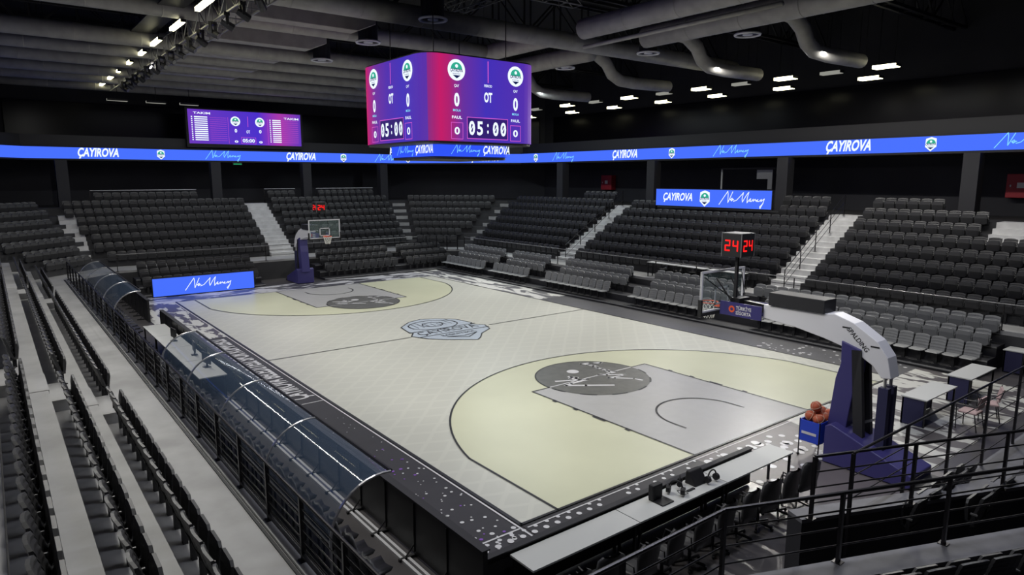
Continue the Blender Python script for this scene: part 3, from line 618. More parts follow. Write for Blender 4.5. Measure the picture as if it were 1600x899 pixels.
PT_fo = one_mesh('tip_up_chair', M['seat_lit'], True); tag(PT_fo, '', 'seat'); PT_fc = one_mesh('tip_up_chair', M['seat_lit'], False); tag(PT_fc, '', 'seat'); PT_b = one_mesh('tip_up_chair', M['seat'], False); tag(PT_b, '', 'seat')
used = set()
def put(proto, s, group):
    o = proto if proto.name not in used else copy_tree(proto); used.add(o.name)
    o.location = s[:3]; o.rotation_euler = (0, 0, s[3]+random.uniform(-.012, .012)); o['label'] = s[4]; o['group'] = group; return o
def grp(s): return 'black seats of the '+('right stand' if 'right stand' in s[4] else 'left stand' if 'left stand' in s[4] else 'far stand' if 'far stand' in s[4] else 'near and corner stands')
for s in near: put(P_closed if depth(s[:3]) < 30 else P_far, s, grp(s))
tele = [s for s in tele if inframe((s[0], s[1], s[2]+.6))]
for s in tele:
    d = depth(s[:3]); put(PT_b if s[0] < -16.9 else (PT_open if s[5] else PT_closed) if d < 30 else (PT_fo if s[5] else PT_fc), s, 'seats of the far telescopic stands' if s[0] < -16.9 else 'grey telescopic seats')
for p in (P_closed, P_far, PT_open, PT_closed, PT_fo, PT_fc, PT_b):
    if p.name not in used:
        for ch in list(p.children): bpy.data.objects.remove(ch)
        bpy.data.objects.remove(p)
lod = MB(); lod.mi = 0; backrest(lod, ridges=4); pan(lod, False); k0 = len(lod.f); lod.mi = 1; lod.box(-.262, -.232, -.06, .06, .56, .585)
big = MB()
for s in rest:
    c, sn = math.cos(s[3]), math.sin(s[3]); k = len(big.v)
    big.v += [(v[0]*c-v[1]*sn+s[0], v[0]*sn+v[1]*c+s[1], v[2]+s[2]) for v in lod.v]; big.f += [tuple(k+i for i in f) for f in lod.f]; big.m += lod.m
tag(obj('distant_stadium_seating', big, [M['seat'], M['bracket']]), 'dark mass of black seats in the far and upper rows of the stands', 'seating', kind='stuff')
# telescopic stand decks
def deck(label, pts_fn, blocks):
    t = thing('retractable_stand', label, 'seating stand')
    mb = MB(); top = MB()
    for r_ in range(3):
        for (a, b) in blocks: pts_fn(mb, top, r_, a, b)
    obj('deck', mb, M['fascia'], t); obj('deck_edge', top, M['alu'], t); return t
def right_deck(mb, top, r_, a, b): mb.box(a, b, 9.42+.74*r_, 11.62, .02 if r_ == 0 else .12+.34*(r_-1), .12+.34*r_); top.box(a, b, 9.40+.74*r_, 9.43+.74*r_, .07+.34*r_, .115+.34*r_)
def far_deck(mb, top, r_, a, b): mb.box(-18.98, -16.5-.74*r_, a, b, .02 if r_ == 0 else .12+.34*(r_-1), .12+.34*r_); top.box(-16.5-.74*r_, -16.46-.74*r_, a, b, .05+.34*r_, .115+.34*r_)
deck('low black telescopic seating deck along the right sideline', right_deck, [(-16.6, 15.7)])
deck('low black telescopic seating deck behind the far basket, right part', far_deck, [(1.4, 11.0)])
deck('low black telescopic seating deck behind the blue courtside board', far_deck, [(-8.6, -2.2)])
# ---------------------------------------------------------------- railings
def railing(label, path, z, h=1.0, post=1.35, bars=5, name='railing', kick=False, toprad=.024, postw=.045, zs=None, m=None):
    P = [Vector((*p, (zs[i] if zs else z))) for i, p in enumerate(path)]
    t = thing(name, label, 'railing', tuple(P[0])); mt = MB()
    mt.tube([p+Vector((0, 0, h)) for p in P], toprad, 8); obj('top_rail', mt, m or M['rail'], t)
    mb = MB()
    for i in range(1, bars+1): mb.tube([p+Vector((0, 0, h*i/(bars+1))) for p in P], .010 if bars > 3 else .013, 5)
    obj('mid_bars', mb, M['rail'], t)
    for a, b in zip(P, P[1:]):
        L = (b-a).length; n = max(1, round(L/post))
        for i in range(n+(1 if b is P[-1] or (b-P[-1]).length < 1e-6 else 0)):
            c = a.lerp(b, i/n); m = MB(); m.bar(c, c+Vector((0, 0, h)), postw*1.3, postw); m.box(c.x-.06, c.x+.06, c.y-.06, c.y+.06, c.z, c.z+.012); obj('post', m, M['rail'], t)
    return t
lr = railing('long black balustrade along the left walkway beside the shelters', [(17.4, -11.72), (-16.9, -11.72)], 1.2, .9, 1.36, 5)
obj('kerb', MB().box(-16.9, 17.4, -11.92, -11.88, 1.2, 1.225).box(-16.9, 17.4, -11.86, -11.84, 1.2, 1.22).box(-16.9, 17.4, -11.745, -11.70, 1.26, 1.30), M['blackmetal'], lr)
railing('thin railing on the walkway edge in front of the right stand', [(-16.6, 11.75), (18, 11.75)], 1.2, .9, 2.5, 2, m=M['alu'], toprad=.018, postw=.03)
railing('thin railing on the walkway edge below the far stand', [(-18.9, -9.3), (-18.9, 9.3)], 1.2, .9, 2.5, 2, m=M['alu'], toprad=.018, postw=.03)
railing('railing across the far right corner walkway', [(-18.7, 9.9), (-17.1, 11.5)], 1.2, .95, .8, 2, toprad=.018)
for (x, lab) in ((6.95, 'sloping handrail up the middle of the near right-hand stair'), (-7.4, 'sloping handrail up the middle of the distant right-hand stair')):
    railing(lab, [(x, 13.0), (x, 17.9)], 0, .95, 1.6, 2, name='stair_handrail', zs=[1.25, 4.45], toprad=.018, postw=.03)
for (a, b, lab) in ((-9.4, -3.2, 'left'), (1.35, 3.6, 'middle'), (5.2, 9.9, 'right')):
    railing('pale top rail behind the %s group of topmost far seats' % lab, [(-26.85, a), (-26.85, b)], 4.42, 1.0, 3, 0, toprad=.022, m=M['white2'])
r1 = railing('nearest black handrail bending round the passage, lower right of view', [(18.36, -11.4), (18.36, -7.75), (18.36+EV.x*7, -7.75+EV.y*7)], 1.2, .98, 1.9, 3, name='handrail', toprad=.028)
railing('black handrail on the far ledge of the passage, with a looped end', [tuple(PL1+EV*.15), tuple(PL1+EV*7.5)], 1.2, .98, 1.9, 3, name='handrail', toprad=.024)
railing('straight black handrail on the near stand front, facing the court', [(18.5, -4.75), (18.5, 6.5)], .0, 2.18, 1.9, 5, name='handrail', toprad=.022)
# near stand platforms
nsd = thing('grandstand', 'grey near stand ledges with dark walls either side of a narrow passage', 'grandstand', (18.4, -5, 0))
pa = [tuple(PL1), tuple(PL1+EV*13), tuple(PL1+EV*13-NV*.32), tuple(PL1-NV*.32+EV*.0)]
obj('passage_wall', MB().prism(pa, 0, 1.14), M['wall'], nsd); obj('ledge', MB().prism(pa, 1.14, 1.2), M['concrete_dim'], nsd)
pf = [tuple(PL1-NV*.32+EV*.2), tuple(PL1-NV*.32+EV*12), (22.0, 8), (18.45, 8), (18.45, -3.9)]
obj('platform', MB().prism(pf, 0, .45), M['concrete_dim'], nsd)
e1 = Vector((18.3, -7.75)); pb = [(18.3, -11.6), tuple(e1), tuple(e1+EV*13), tuple(e1+EV*13+NV*.42), tuple(e1+NV*.42+EV*.1), (18.72, -11.6)]
obj('passage_wall', MB().prism(pb, 0, 1.14), M['wall'], nsd); obj('ledge', MB().prism(pb, 1.14, 1.2), M['concrete_dim'], nsd)
pc = [tuple(e1+NV*.42+EV*.1), tuple(e1+EV*12+NV*.42), tuple(e1+EV*12+NV*1.6), tuple(e1+NV*1.6+EV*.1)]
obj('lower_row', MB().prism(pc, 0, .6), M['wall'], nsd)
obj('step_block', MB().box(19.5, 20.3, -1.1, -.1, .45, 1.1), M['wall'], nsd)
# ---------------------------------------------------------------- barriers and left side furniture
def barrier(label, x0, x1, y, zt=1.0):
    t = thing('perimeter_board', label, 'barrier', (x0, y, 0)); n = max(1, round((x1-x0)/1.0)); w_ = (x1-x0)/n
    for i in range(n):
        m = MB(); a = x0+i*w_; m.box(a+.006, a+w_-.006, y-.03, y+.05, .05, zt); m.box(a+.02, a+.06, y-.05, y-.03, .1, zt-.05); o = obj('panel', m, M['blackmetal'], t)
        f = MB(); f.box(a+.01, a+.06, y-.32, y+.06, .0, .05); f.bar((a+.035, y-.2, .04), (a+.035, y-.04, .22), .02); obj('foot', f, M['black'], t)
    obj('top_cap', MB().box(x0, x1, y-.05, y+.09, zt, zt+.02), M['fascia'], t)
    return t
barrier('long row of black perimeter boards along the left sideline', -6.6, 15.7, -9.5)
barrier('short row of black perimeter boards beside the distant shelter', -17.6, -9.3, -9.5)
t = thing('perimeter_board', 'black perimeter board in front of the near scorer tables', 'barrier', (15.58, -6, 0))
obj('panel', MB().box(15.51, 15.59, -9.38, -2.75, .04, .78), M['blackmetal'], t); obj('top_cap', MB().box(15.49, 15.605, -9.4, -2.73, .78, .80), M['fascia'], t)
mb = MB(); mb.box(-6.6, 15.6, -9.68, -9.63, 0, .045); mb.box(-6.6, 15.6, -9.78, -9.73, 0, .045); tag(obj('white_strip', mb, M['white2']), 'pair of white cable covers along the foot of the left boards', 'cable cover')  # two low white strips on the floor behind the boards
# shelters
def shelter(label, xs):
    t = thing('bench_shelter', label, 'shelter', (xs[0], -11.0, 0)); Rr = .82; cy, cz = -10.52, 1.28
    arc = [(cy-Rr*math.cos(a), cz+Rr*math.sin(a)) for a in [PI/2*i/10 for i in range(11)]]
    prof = [(-11.34, .15)]+arc+[(cy+.12, cz+Rr-.01)]
    for a, b in zip(xs, xs[1:]):
        mb = MB(); k = len(prof); mb.add([(x, p[0], p[1]) for x in (a, b) for p in prof], [(i, i+1, k+i+1, k+i) for i in range(k-1)]); o = obj('clear_panel', mb, M['glassy'], t, smooth=True)
    for x in xs:
        mb = MB(); mb.tube([(x, p[0], p[1]) for p in [(-11.34, .0)]+prof[1:]], .022, 6); obj('arch', mb, M['whitesteel'], t)
    mb = MB(); mb.tube([(xs[0], cy+.12, cz+Rr), (xs[-1], cy+.12, cz+Rr)], .03, 6); obj('front_beam', mb, M['blackmetal'], t)
    mb = MB(); mb.bar((xs[0], -11.34, 1.28), (xs[-1], -11.34, 1.28), .03); mb.bar((xs[0], -11.34, .75), (xs[-1], -11.34, .75), .02); mb.box(xs[0], xs[-1], -11.4, -10.4, .0, .1); obj('base_frame', mb, M['blackmetal'], t)
    return t
shelter('clear curved bench shelter nearest the camera, five steel arches', [3.45, 6.3, 9.1, 11.9, 14.65])
shelter('clear curved bench shelter in the distance beside the blue board', [-16.1, -13.3, -10.5, -7.7, -4.9])
def bucket_chair(name='bench_chair'):
    t = thing(name, '', 'chair')
    a = MB()
    for i, (y, z, w_) in enumerate(((.42, .46, .40), (.05, .44, .42), (-.04, .55, .44), (-.12, 1.02, .36), (-.13, 1.12, .24))): pass
    prof = [(.44, .45, .20), (.20, .43, .22), (.02, .46, .22), (-.05, .62, .23), (-.11, .90, .21), (-.14, 1.08, .17), (-.145, 1.14, .09)]; vs = []; fs = []
    for (y, z, w2) in prof:
        for u in (-1, -.5, 0, .5, 1): vs.append((u*w2, y+.03*abs(u), z+.02*abs(u)))
    n = len(vs)
    for (y, z, w2) in prof:
        for u in (-1, -.5, 0, .5, 1): vs.append((u*w2, y-.04+.03*abs(u), z-.05+.02*abs(u)))
    for i in range(len(prof)-1):
        for c in range(4): f = (i*5+c, i*5+c+1, (i+1)*5+c+1, (i+1)*5+c); fs.append(f); fs.append(tuple(n+k for k in f[::-1]))
        fs.append((i*5, (i+1)*5, n+(i+1)*5, n+i*5)); fs.append((i*5+4, n+i*5+4, n+(i+1)*5+4, (i+1)*5+4))
    for c in range(4): fs.append((c, n+c, n+c+1, c+1)); L = (len(prof)-1)*5; fs.append((L+c, L+c+1, n+L+c+1, n+L+c))
    a.add(vs, fs); obj('shell', a, M['seat'], t, local=True, smooth=True)
    b = MB(); b.box(-.2, .2, .0, .34, .36, .40); b.bar((-.17, .02, 0), (-.17, .02, .38), .035); b.bar((.17, .02, 0), (.17, .02, .38), .035); b.bar((-.17, .32, 0), (-.17, .32, .38), .035); b.bar((.17, .32, 0), (.17, .32, .38), .035)
    obj('frame', b, M['blackmetal'], t, local=True); return t
bc = bucket_chair(); first = True
for nm, x0, x1, n in (('under the nearest shelter', 4.0, 14.4, 19), ('under the distant shelter', -15.6, -5.3, 18), ('at the white side desks', -4.2, 3.0, 12), ('past the end of the nearest shelter', 14.95, 16.6, 3)):
    for i in range(n):
        o = bc if first else copy_tree(bc); first = False; x = x1-(x1-x0)*i/(n-1); o.location = (x, -10.85 if 'desk' not in nm else -10.95, .1 if 'shelter' in nm and 'past' not in nm else 0); o.rotation_euler = (0, 0, random.uniform(-.05, .05))
        o['label'] = 'black high-backed chair %s, %s from the near end' % (nm, ORD(i+1)); o['group'] = 'bench chairs '+nm
# side desks
def desk(name, label, x0, x1, y0, y1, skirt=True, group=None, seams=0, skirtside='y1'):
    t = thing(name, label, 'table', ((x0+x1)/2, (y0+y1)/2, 0), group)
    obj('table_top', MB().box(x0, x1, y0, y1, .72, .75), M['tabletop'], t)
    mb = MB()
    if skirtside == 'y1': mb.box(x0+.03, x1-.03, y1-.05, y1-.03, .05, .72)
    if skirtside == 'x0': mb.box(x0+.03, x0+.05, y0+.03, y1-.03, .03, .72); mb.box(x0+.03, x1-.06, y0+.03, y0+.05, .03, .72)
    if mb.v: obj('skirt', mb, M['drape'], t)
    for x in (x0+.05, x1-.05):
        for y in (y0+.05, y1-.05): obj('leg', MB().box(x-.02, x+.02, y-.02, y+.02, 0, .72), M['blackmetal'], t)
    return t
for i, (a, b) in enumerate(((-5.0, -2.9), (-2.88, -.8), (-.78, 1.3), (1.32, 3.4))):
    desk('side_desk', 'white courtside desk between the shelters, %s from the far end' % ['first', 'second', 'third', 'fourth'][i], a, b, -10.42, -9.68, group='white courtside desks')
def monitor(label, p, rz, w_=.5, h=.32):
    t = thing('monitor', label, 'monitor', p, rz=rz); a = MB(); a.box(-w_/2, w_/2, -.02, .02, .12, .12+h); obj('screen_housing', a, M['black'], t, local=True, bevel=.008)
    a = MB(); a.box(-.1, .1, -.09, .09, 0, .015); a.box(-.025, .025, -.01, .03, .01, .2); obj('stand', a, M['blackmetal'], t, local=True); return t
monitor('black monitor on the white courtside desk nearest the shelter', (2.3, -9.95, .75), .2); monitor('black monitor on the second white desk from the shelter', (.6, -9.9, .75), -.1); monitor('black monitor on the farthest white courtside desk', (-1.8, -10, .75), .1)
# scorer tables
for i, (a, b) in enumerate(((-9.0, -6.78), (-6.76, -4.42), (-4.40, -2.18))):
    desk('scorer_table', ['pale scorer table at the court corner, empty top', 'pale middle scorer table carrying black equipment', 'pale scorer table nearest the basket'][i], 15.63, 16.17, a, b, group='near scorer tables', skirtside='n')
def office_chair():
    t = thing('office_chair', '', 'chair'); a = MB(); prof = [(.24, .47, .20), (.0, .46, .24), (-.2, .47, .22), (-.25, .55, .21), (-.27, .75, .24), (-.30, .95, .22), (-.31, 1.0, .14)]; vs = []; fs = []
    for (y, z, w2) in prof:
        for u in (-1, -.5, 0, .5, 1): vs.append((u*w2, y+.05*u*u*(1 if z > .5 else 0), z))
    n = len(vs)
    for (y, z, w2) in prof:
        for u in (-1, -.5, 0, .5, 1): vs.append((u*w2, y-.05+.05*u*u*(1 if z > .5 else 0), z-(.06 if z < .5 else 0)))
    for i in range(len(prof)-1):
        for c in range(4): f = (i*5+c, i*5+c+1, (i+1)*5+c+1, (i+1)*5+c); fs.append(f); fs.append(tuple(n+k for k in f[::-1]))
        fs.append((i*5, (i+1)*5, n+(i+1)*5, n+i*5)); fs.append((i*5+4, n+i*5+4, n+(i+1)*5+4, (i+1)*5+4))
    a.add(vs, fs); obj('shell', a, M['seat'], t, local=True, smooth=True)
    b = MB()
    for s_ in (-1, 1): b = MB(); b.tube([(s_*.24, -.2, .45), (s_*.28, -.2, .66), (s_*.28, .12, .68), (s_*.25, .16, .46)], .014, 6); obj('armrest', b, M['black'], t, local=True)
    b = MB(); b.tube([(0, 0, .1), (0, 0, .42)], .03, 8)
    for k in range(5):
        an = k*2*PI/5; b.bar((0, 0, .1), (.27*math.cos(an), .27*math.sin(an), .06), .035); b.sphere((.27*math.cos(an), .27*math.sin(an), .03), .03, 8, 5)
    obj('star_base', b, M['blackmetal'], t, local=True); return t
oc = office_chair()
for i in range(10):
    o = oc if i == 0 else copy_tree(oc); o.location = (16.62+random.uniform(-.05, .05), -8.75+i*.66, 0); o.rotation_euler = (0, 0, PI/2+random.uniform(-.25, .25))
    o['label'] = 'black office chair behind the scorer tables, %s from the court corner' % ORD(i+1); o['group'] = 'office chairs at the scorer tables'
# equipment on the middle table
def headset(label, p, s=1, rz=0):
    t = thing('broadcast_headset', label, 'headset', p, rz=rz); a = MB(); a.tube([(math.cos(u)*.12*s, 0, .12+math.sin(u)*.14*s) for u in [PI*i/10 for i in range(11)]], .014, 6); obj('headband', a, M['black'], t, local=True)
    for sgn in (-1, 1): a = MB(); a.tube([(sgn*.09*s, 0, .09), (sgn*.16*s, 0, .09)], .07*s, 12); obj('ear_cup', a, M['black'], t, local=True)
    a = MB(); a.tube([(.14, .0, .02), (.2, .12, .012), (.1, .2, .012), (0, .14, .012), (.06, .06, .012)], .006, 5); obj('cable', a, M['black'], t, local=True); return t
t = thing('desk_console', 'upright black console box with base plate on the middle scorer table', 'console', (15.86, -5.95, .75)); a = MB(); a.box(15.74, 15.86, -6.1, -5.84, .77, 1.05); obj('housing', a, M['black'], t, bevel=.03)
obj('base_plate', MB().box(15.74, 16.06, -6.08, -5.78, .75, .775), M['blackmetal'], t, bevel=.01)
headset('black headset lying beside the upright console on the scorer table', (15.9, -5.55, .752), 1, .5)
t = thing('desk_console', 'slanted black console box at the end of the middle scorer table', 'console', (15.85, -4.85, .75)); a = MB(); a.add([(15.7, -5.05, .75), (15.95, -5.05, .75), (15.95, -4.7, .75), (15.7, -4.7, .75), (15.72, -5.05, 1.0), (15.8, -5.05, 1.0), (15.8, -4.7, 1.0), (15.72, -4.7, 1.0)], [(3, 2, 1, 0), (4, 5, 6, 7), (0, 1, 5, 4), (1, 2, 6, 5), (2, 3, 7, 6), (3, 0, 4, 7)]); obj('housing', a, M['black'], t, bevel=.02)
headset('black headset with coiled cable near the slanted console', (16.0, -4.65, .752), .9, 1.5); headset('small black headset between the two consoles', (15.75, -5.25, .752), .7, 2.2)
t = thing('remote_control', 'flat black remote control lying on the middle scorer table', 'remote control', (15.98, -5.2, .75)); obj('body', MB().box(15.93, 15.98, -5.3, -5.1, .75, .77), M['black'], t, bevel=.005)
# side tables right of the basket
desk('skirted_table', 'pale table with dark blue skirt beside the near basket', 15.88, 16.5, 3.42, 5.35, skirtside='x0', group='skirted tables'); desk('skirted_table', 'second skirted pale table, between the other two', 15.88, 16.5, 6.35, 8.25, skirtside='x0', group='skirted tables'); desk('skirted_table', 'skirted pale table farthest right, cut by the picture edge', 15.86, 16.46, 10.95, 12.9, skirtside='x0', group='skirted tables')
def frame_chair(label, p, rz):
    t = thing('visitor_chair', label, 'chair', p, rz=rz); a = MB(); a.box(-.23, .23, -.2, .22, .43, .48); obj('seat', a, M['pink'], t, local=True, bevel=.02); a = MB(); a.add([(-.22, -.2, .55), (.22, -.2, .55), (.2, -.27, .88), (-.2, -.27, .88), (-.22, -.16, .55), (.22, -.16, .55), (.2, -.23, .88), (-.2, -.23, .88)], [(0, 1, 2, 3), (7, 6, 5, 4), (0, 4, 5, 1), (1, 5, 6, 2), (2, 6, 7, 3), (3, 7, 4, 0)]); obj('backrest', a, M['pink'], t, local=True)
    for s_ in (-1, 1): a = MB(); a.tube([(s_*.25, .22, 0), (s_*.25, .24, .65), (s_*.25, -.2, .66), (s_*.25, -.27, .9)], .014, 6); a.tube([(s_*.25, -.24, 0), (s_*.25, -.16, .45)], .014, 6); obj('side_frame', a, M['blackmetal'], t, local=True)
frame_chair('pale pink visitor chair behind the first skirted table', (17.15, 4.4, 0), PI/2); frame_chair('pale pink visitor chair farther along, beside the second skirted table', (17.2, 5.5, 0), PI/2+.4)
# commentary tables on the right walkway
for i, (a, b) in enumerate(((-.1, 1.7), (1.8, 3.4), (3.6, 5.5))):
    t = desk('walkway_table', 'narrow pale table on the right walkway, %s from the far end' % ['first', 'second', 'third'][i], a, b, 12.0, 12.45, skirtside='n', group='walkway tables'); t.location.z = 1.2; t.scale = (1, 1, 1)
for i in range(6):
    o = copy_tree(oc); o.location = (.3+i*.95, 12.75, 1.2); o.rotation_euler = (0, 0, PI+random.uniform(-.5, .5)); o.scale = (.85, .85, .85); o['label'] = 'black office chair on the right walkway, %s from the far end' % ORD(i+1); o['group'] = 'office chairs on the right walkway'
# ---------------------------------------------------------------- basket units
def hoop(label):
    t = thing('basketball_hoop', label, 'basketball hoop')
    # local frame: court toward -x, floor origin under the board centre; same metres as the near end
    B0 = 12.8; O = lambda m: [(v[0]-B0, v[1], v[2]) for v in m.v]
    def part(name, mb, m, parent=t, **k): mb.v = [(v[0]-B0, v[1], v[2]) for v in mb.v]; return obj(name, mb, m, parent, local=True, **k)
    a = MB(); a.box(12.79, 12.82, -.9, .9, 2.9, 3.95); bd = part('backboard', a, M['board'])
    a = MB()
    for (y0, y1, z0, z1) in ((-.9, .9, 3.9, 3.95), (-.9, .9, 2.9, 2.96), (-.9, -.85, 2.9, 3.95), (.85, .9, 2.9, 3.95)): a.box(12.78, 12.83, y0, y1, z0, z1)
    for (y0, y1, z0, z1) in ((-.295, .295, 3.45, 3.5), (-.295, -.245, 3.05, 3.5), (.245, .295, 3.05, 3.5), (-.295, .295, 3.05, 3.1)): a.box(12.782, 12.785, y0, y1, z0, z1)
    part('board_frame', a, M['white'])
    a = MB(); a.box(12.76, 12.86, -.92, .92, 2.84, 2.92); a.box(12.76, 12.86, -.93, -.87, 2.84, 3.25); a.box(12.76, 12.86, .87, .93, 2.84, 3.25); part('board_padding', a, M['black'])
    a = MB(); a.tube([(12.425+.225*math.cos(u), .225*math.sin(u), 3.05) for u in [2*PI*i/24 for i in range(25)]], .012, 6); a.box(12.64, 12.79, -.08, .08, 2.98, 3.06); rim = part('rim', a, M['orange'])
    a = MB()
    for i in range(12):
        for sgn in (1, -1):
            pts_ = []
            for k in range(6): u = 2*PI*(i+sgn*k*.5)/12; rr = .225-.02*k; pts_.append((12.425+rr*math.cos(u), rr*math.sin(u), 3.04-.08*k))
            a.tube(pts_, .006, 4, False)
    part('net', a, M['net'])
    a = MB()      # mechanism behind the board
    for y in (-.3, .3): a.bar((12.82, y, 3.75), (13.3, y*.6, 3.1), .03); a.bar((12.82, y, 3.0), (13.3, y*.6, 3.05), .03); a.bar((12.82, y*2.6, 3.8), (13.35, y*.6, 3.2), .025)
    a.bar((13.3, 0, 3.15), (14.4, 0, 3.1), .10, .2); a.box(13.2, 13.45, -.22, .22, 2.95, 3.3); part('support_frame', a, M['blackmetal'])
    prof = [(14.1, 2.93), (14.1, 3.25), (15.6, 3.27), (15.8, 3.30), (16.25, 3.16), (16.75, 2.85), (16.98, 2.55), (17.08, 2.12), (16.88, 2.10), (16.7, 2.32), (16.3, 2.55), (15.6, 2.72), (14.9, 2.85)]
    a = MB(); a.add([(x, y, z) for y in (-.2, .2) for x, z in prof], [tuple(range(13)), tuple(range(25, 12, -1))]+[(i, 13+i, 13+(i+1) % 13, (i+1) % 13) for i in range(13)]); arm = part('arm', a, M['white'], bevel=.015)
    a = MB(); text(a, 'SPALDING', (16.35, -.206, 2.83), Vector((.72, 0, -.69)), Vector((.69, 0, .72)), .15, .62, bold=.01, shear=.1); a.box(16.0, 16.16, -.207, -.203, 3.03, 3.06); a.box(16.62, 16.8, -.207, -.203, 2.72, 2.75); part('arm_lettering', a, M['black'])
    a = MB(); a.box(14.25, 15.6, -.26, .26, 3.27, 3.57); part('top_housing', a, M['fascia'], bevel=.01)
    for sgn in (-1, 1):
        a = MB(); a.box(12.95, 14.1, sgn*.27-.015, sgn*.27+.015, 2.86, 3.2); sg_ = part('sponsor_sign', a, M['navy'])
        r = Vector((-sgn, 0, 0)); c = Vector((13.62, sgn*.288, 3.03)); l = MB(); text(l, 'TÜRKİYE', c+Vector((0, 0, .06)), r, (0, 0, 1), .12, .42, bold=.02); text(l, 'SİGORTA', c-Vector((0, 0, .06)), r, (0, 0, 1), .12, .42, bold=.02)
        part('sponsor_name', l, M['lineW'], sg_); l = MB(); l.disc(c-r*.33, r, (0, 0, 1), .085, 18, inner=.04); part('sponsor_emblem', l, M['orange'], sg_)
    a = MB()      # front mast in pads, leaning
    pr = [(16.02, 2.75), (16.45, 2.62), (16.38, 1.9), (16.25, .7), (15.84, .7), (15.95, 1.9), (16.04, 2.25)]
    a.add([(x, y, z) for y in (-.24, .24) for x, z in pr], [tuple(range(6, -1, -1)), tuple(range(7, 14))]+[(i, (i+1) % 7, 7+(i+1) % 7, 7+i) for i in range(7)]); part('mast_padding', a, M['navy'], bevel=.02)
    a = MB(); a.bar((16.35, -.18, 2.6), (16.55, -.18, .5), .12, .2); a.bar((16.35, .18, 2.6), (16.55, .18, .5), .12, .2); part('mast', a, M['fascia'])
    a = MB(); a.bar((16.95, -.14, 1.9), (16.95, -.14, .4), .15, .2); a.bar((16.95, .14, 1.9), (16.95, .14, .4), .15, .2); part('rear_strut_padding', a, M['drape'])
    a = MB(); a.tube([(16.93, -.14, 2.3), (16.95, -.14, 1.85)], .035, 8); a.tube([(16.93, .14, 2.3), (16.95, .14, 1.85)], .035, 8); a.bar((16.1, 0, .75), (16.9, 0, 1.2), .05); part('hydraulic_rod', a, M['whitesteel'])
    a = MB(); pr = [(15.93, .03), (15.93, .85), (16.06, .92), (17.75, .3), (17.75, .03)]; a.add([(x, y, z) for y in (-.50, .50) for x, z in pr], [tuple(range(5)), tuple(range(9, 4, -1))]+[(i, 5+i, 5+(i+1) % 5, (i+1) % 5) for i in range(5)]); part('base_padding', a, M['navy'], bevel=.02)
    a = MB(); a.box(16.0, 18.1, -.45, .45, 0.0, .12); part('base', a, M['blackmetal'])
    return t
def shotclock(label, group='shot clocks'):
    t = thing('shot_clock', label, 'shot clock', group=group); a = MB(); a.box(-.27, .27, -.27, .27, 0, .56); obj('housing', a, M['black'], t, local=True, bevel=.01)
    a = MB(); a.box(-.275, .275, -.275, .275, .56, .575)
    for x in (-.272, .272):
        for y in (-.272, .272): a.box(x-.008, x+.008, y-.008, y+.008, 0, .57)
    obj('edge_trim', a, M['alu'], t, local=True)
    a = MB()
    for (nx, ny) in ((1, 0), (0, -1), (-1, 0), (0, 1)):
        n_ = Vector((nx, ny, 0)); r = Vector((-ny, nx, 0)); c = n_*.278+Vector((0, 0, .27))
        for dx, segs_ in ((-.11, 'abged'), (.11, 'fgbc')):
            S7 = {'a': ((-.06, .12), (.06, .12)), 'g': ((-.06, 0), (.06, 0)), 'd': ((-.06, -.12), (.06, -.12)), 'b': ((.06, .12), (.06, 0)), 'c': ((.06, 0), (.06, -.12)), 'e': ((-.06, 0), (-.06, -.12)), 'f': ((-.06, .12), (-.06, 0))}
            for sgm in segs_: p0, p1 = S7[sgm]; a.stroke([(p0[0]+dx, p0[1]), (p1[0]+dx, p1[1])], .035, c, r, (0, 0, 1))
    obj('lettering', a, M['ledred'], t, local=True); a = MB(); a.box(-.035, .035, -.035, .035, -1.2, 0); obj('post', a, M['black'], t, local=True); return t
hn = hoop('basketball hoop nearest the camera with white arm and navy pads'); hn.location = (12.8, 0, 0)
hf = copy_tree(hn); hf.location = (-12.8, 0, 0); hf.rotation_euler = (0, 0, PI); hf['label'] = 'distant basketball hoop at the far end in front of the stair'
s1 = shotclock('black shot clock cube showing red 24 above the near backboard'); s1.location = (13.25, -.1, 4.33)
s2_ = copy_tree(s1); s2_.location = (-13.3, -.05, 4.33); s2_.rotation_euler = (0, 0, PI); s2_['label'] = 'small black shot clock with red digits above the far backboard'
# ball rack
rk = thing('ball_cart', 'blue fabric ball cart on wheels beside the near basket', 'ball cart', (15.53, -.1, 0))
a = MB(); x0, x1, y0, y1 = 15.38, 15.84, -.53, .33
for (p, q_) in (((x0, y0), (x1, y0)), ((x1, y0), (x1, y1)), ((x1, y1), (x0, y1)), ((x0, y1), (x0, y0))):
    c = ((p[0]+q_[0])/2, (p[1]+q_[1])/2)
    a.prism([(min(p[0], q_[0])-.01, min(p[1], q_[1])-.01), (max(p[0], q_[0])+.01, min(p[1], q_[1])-.01), (max(p[0], q_[0])+.01, max(p[1], q_[1])+.01), (min(p[0], q_[0])-.01, max(p[1], q_[1])+.01)], .38, .86)
a.box(x0, x1, y0, y1, .37, .40); obj('fabric_tub', a, M['blue'], rk)
a = MB(); text(a, 'MOLTEN', (x1+.025, .05, .62), Y, (0, 0, 1), .1, .42, bold=.02); text(a, 'MOLTEN', ((x0+x1)/2, y0-.025, .62), X, (0, 0, 1), .09, .34, bold=.02); a = MB(); a.box((x0+x1)/2-.17, (x0+x1)/2+.17, y0-.024, y0-.02, .55, .61); a.box(x1+.02, x1+.024, -.15, .25, .55, .61); obj('pale_label', a, M['white2'], rk)
for x in (x0, x1):
    for y in (y0, y1): a = MB(); a.tube([(x, y, .88), (x, y, .06)], .014, 6); a.sphere((x, y, .035), .034, 8, 6); obj('leg', a, M['rail'], rk)
mball = []
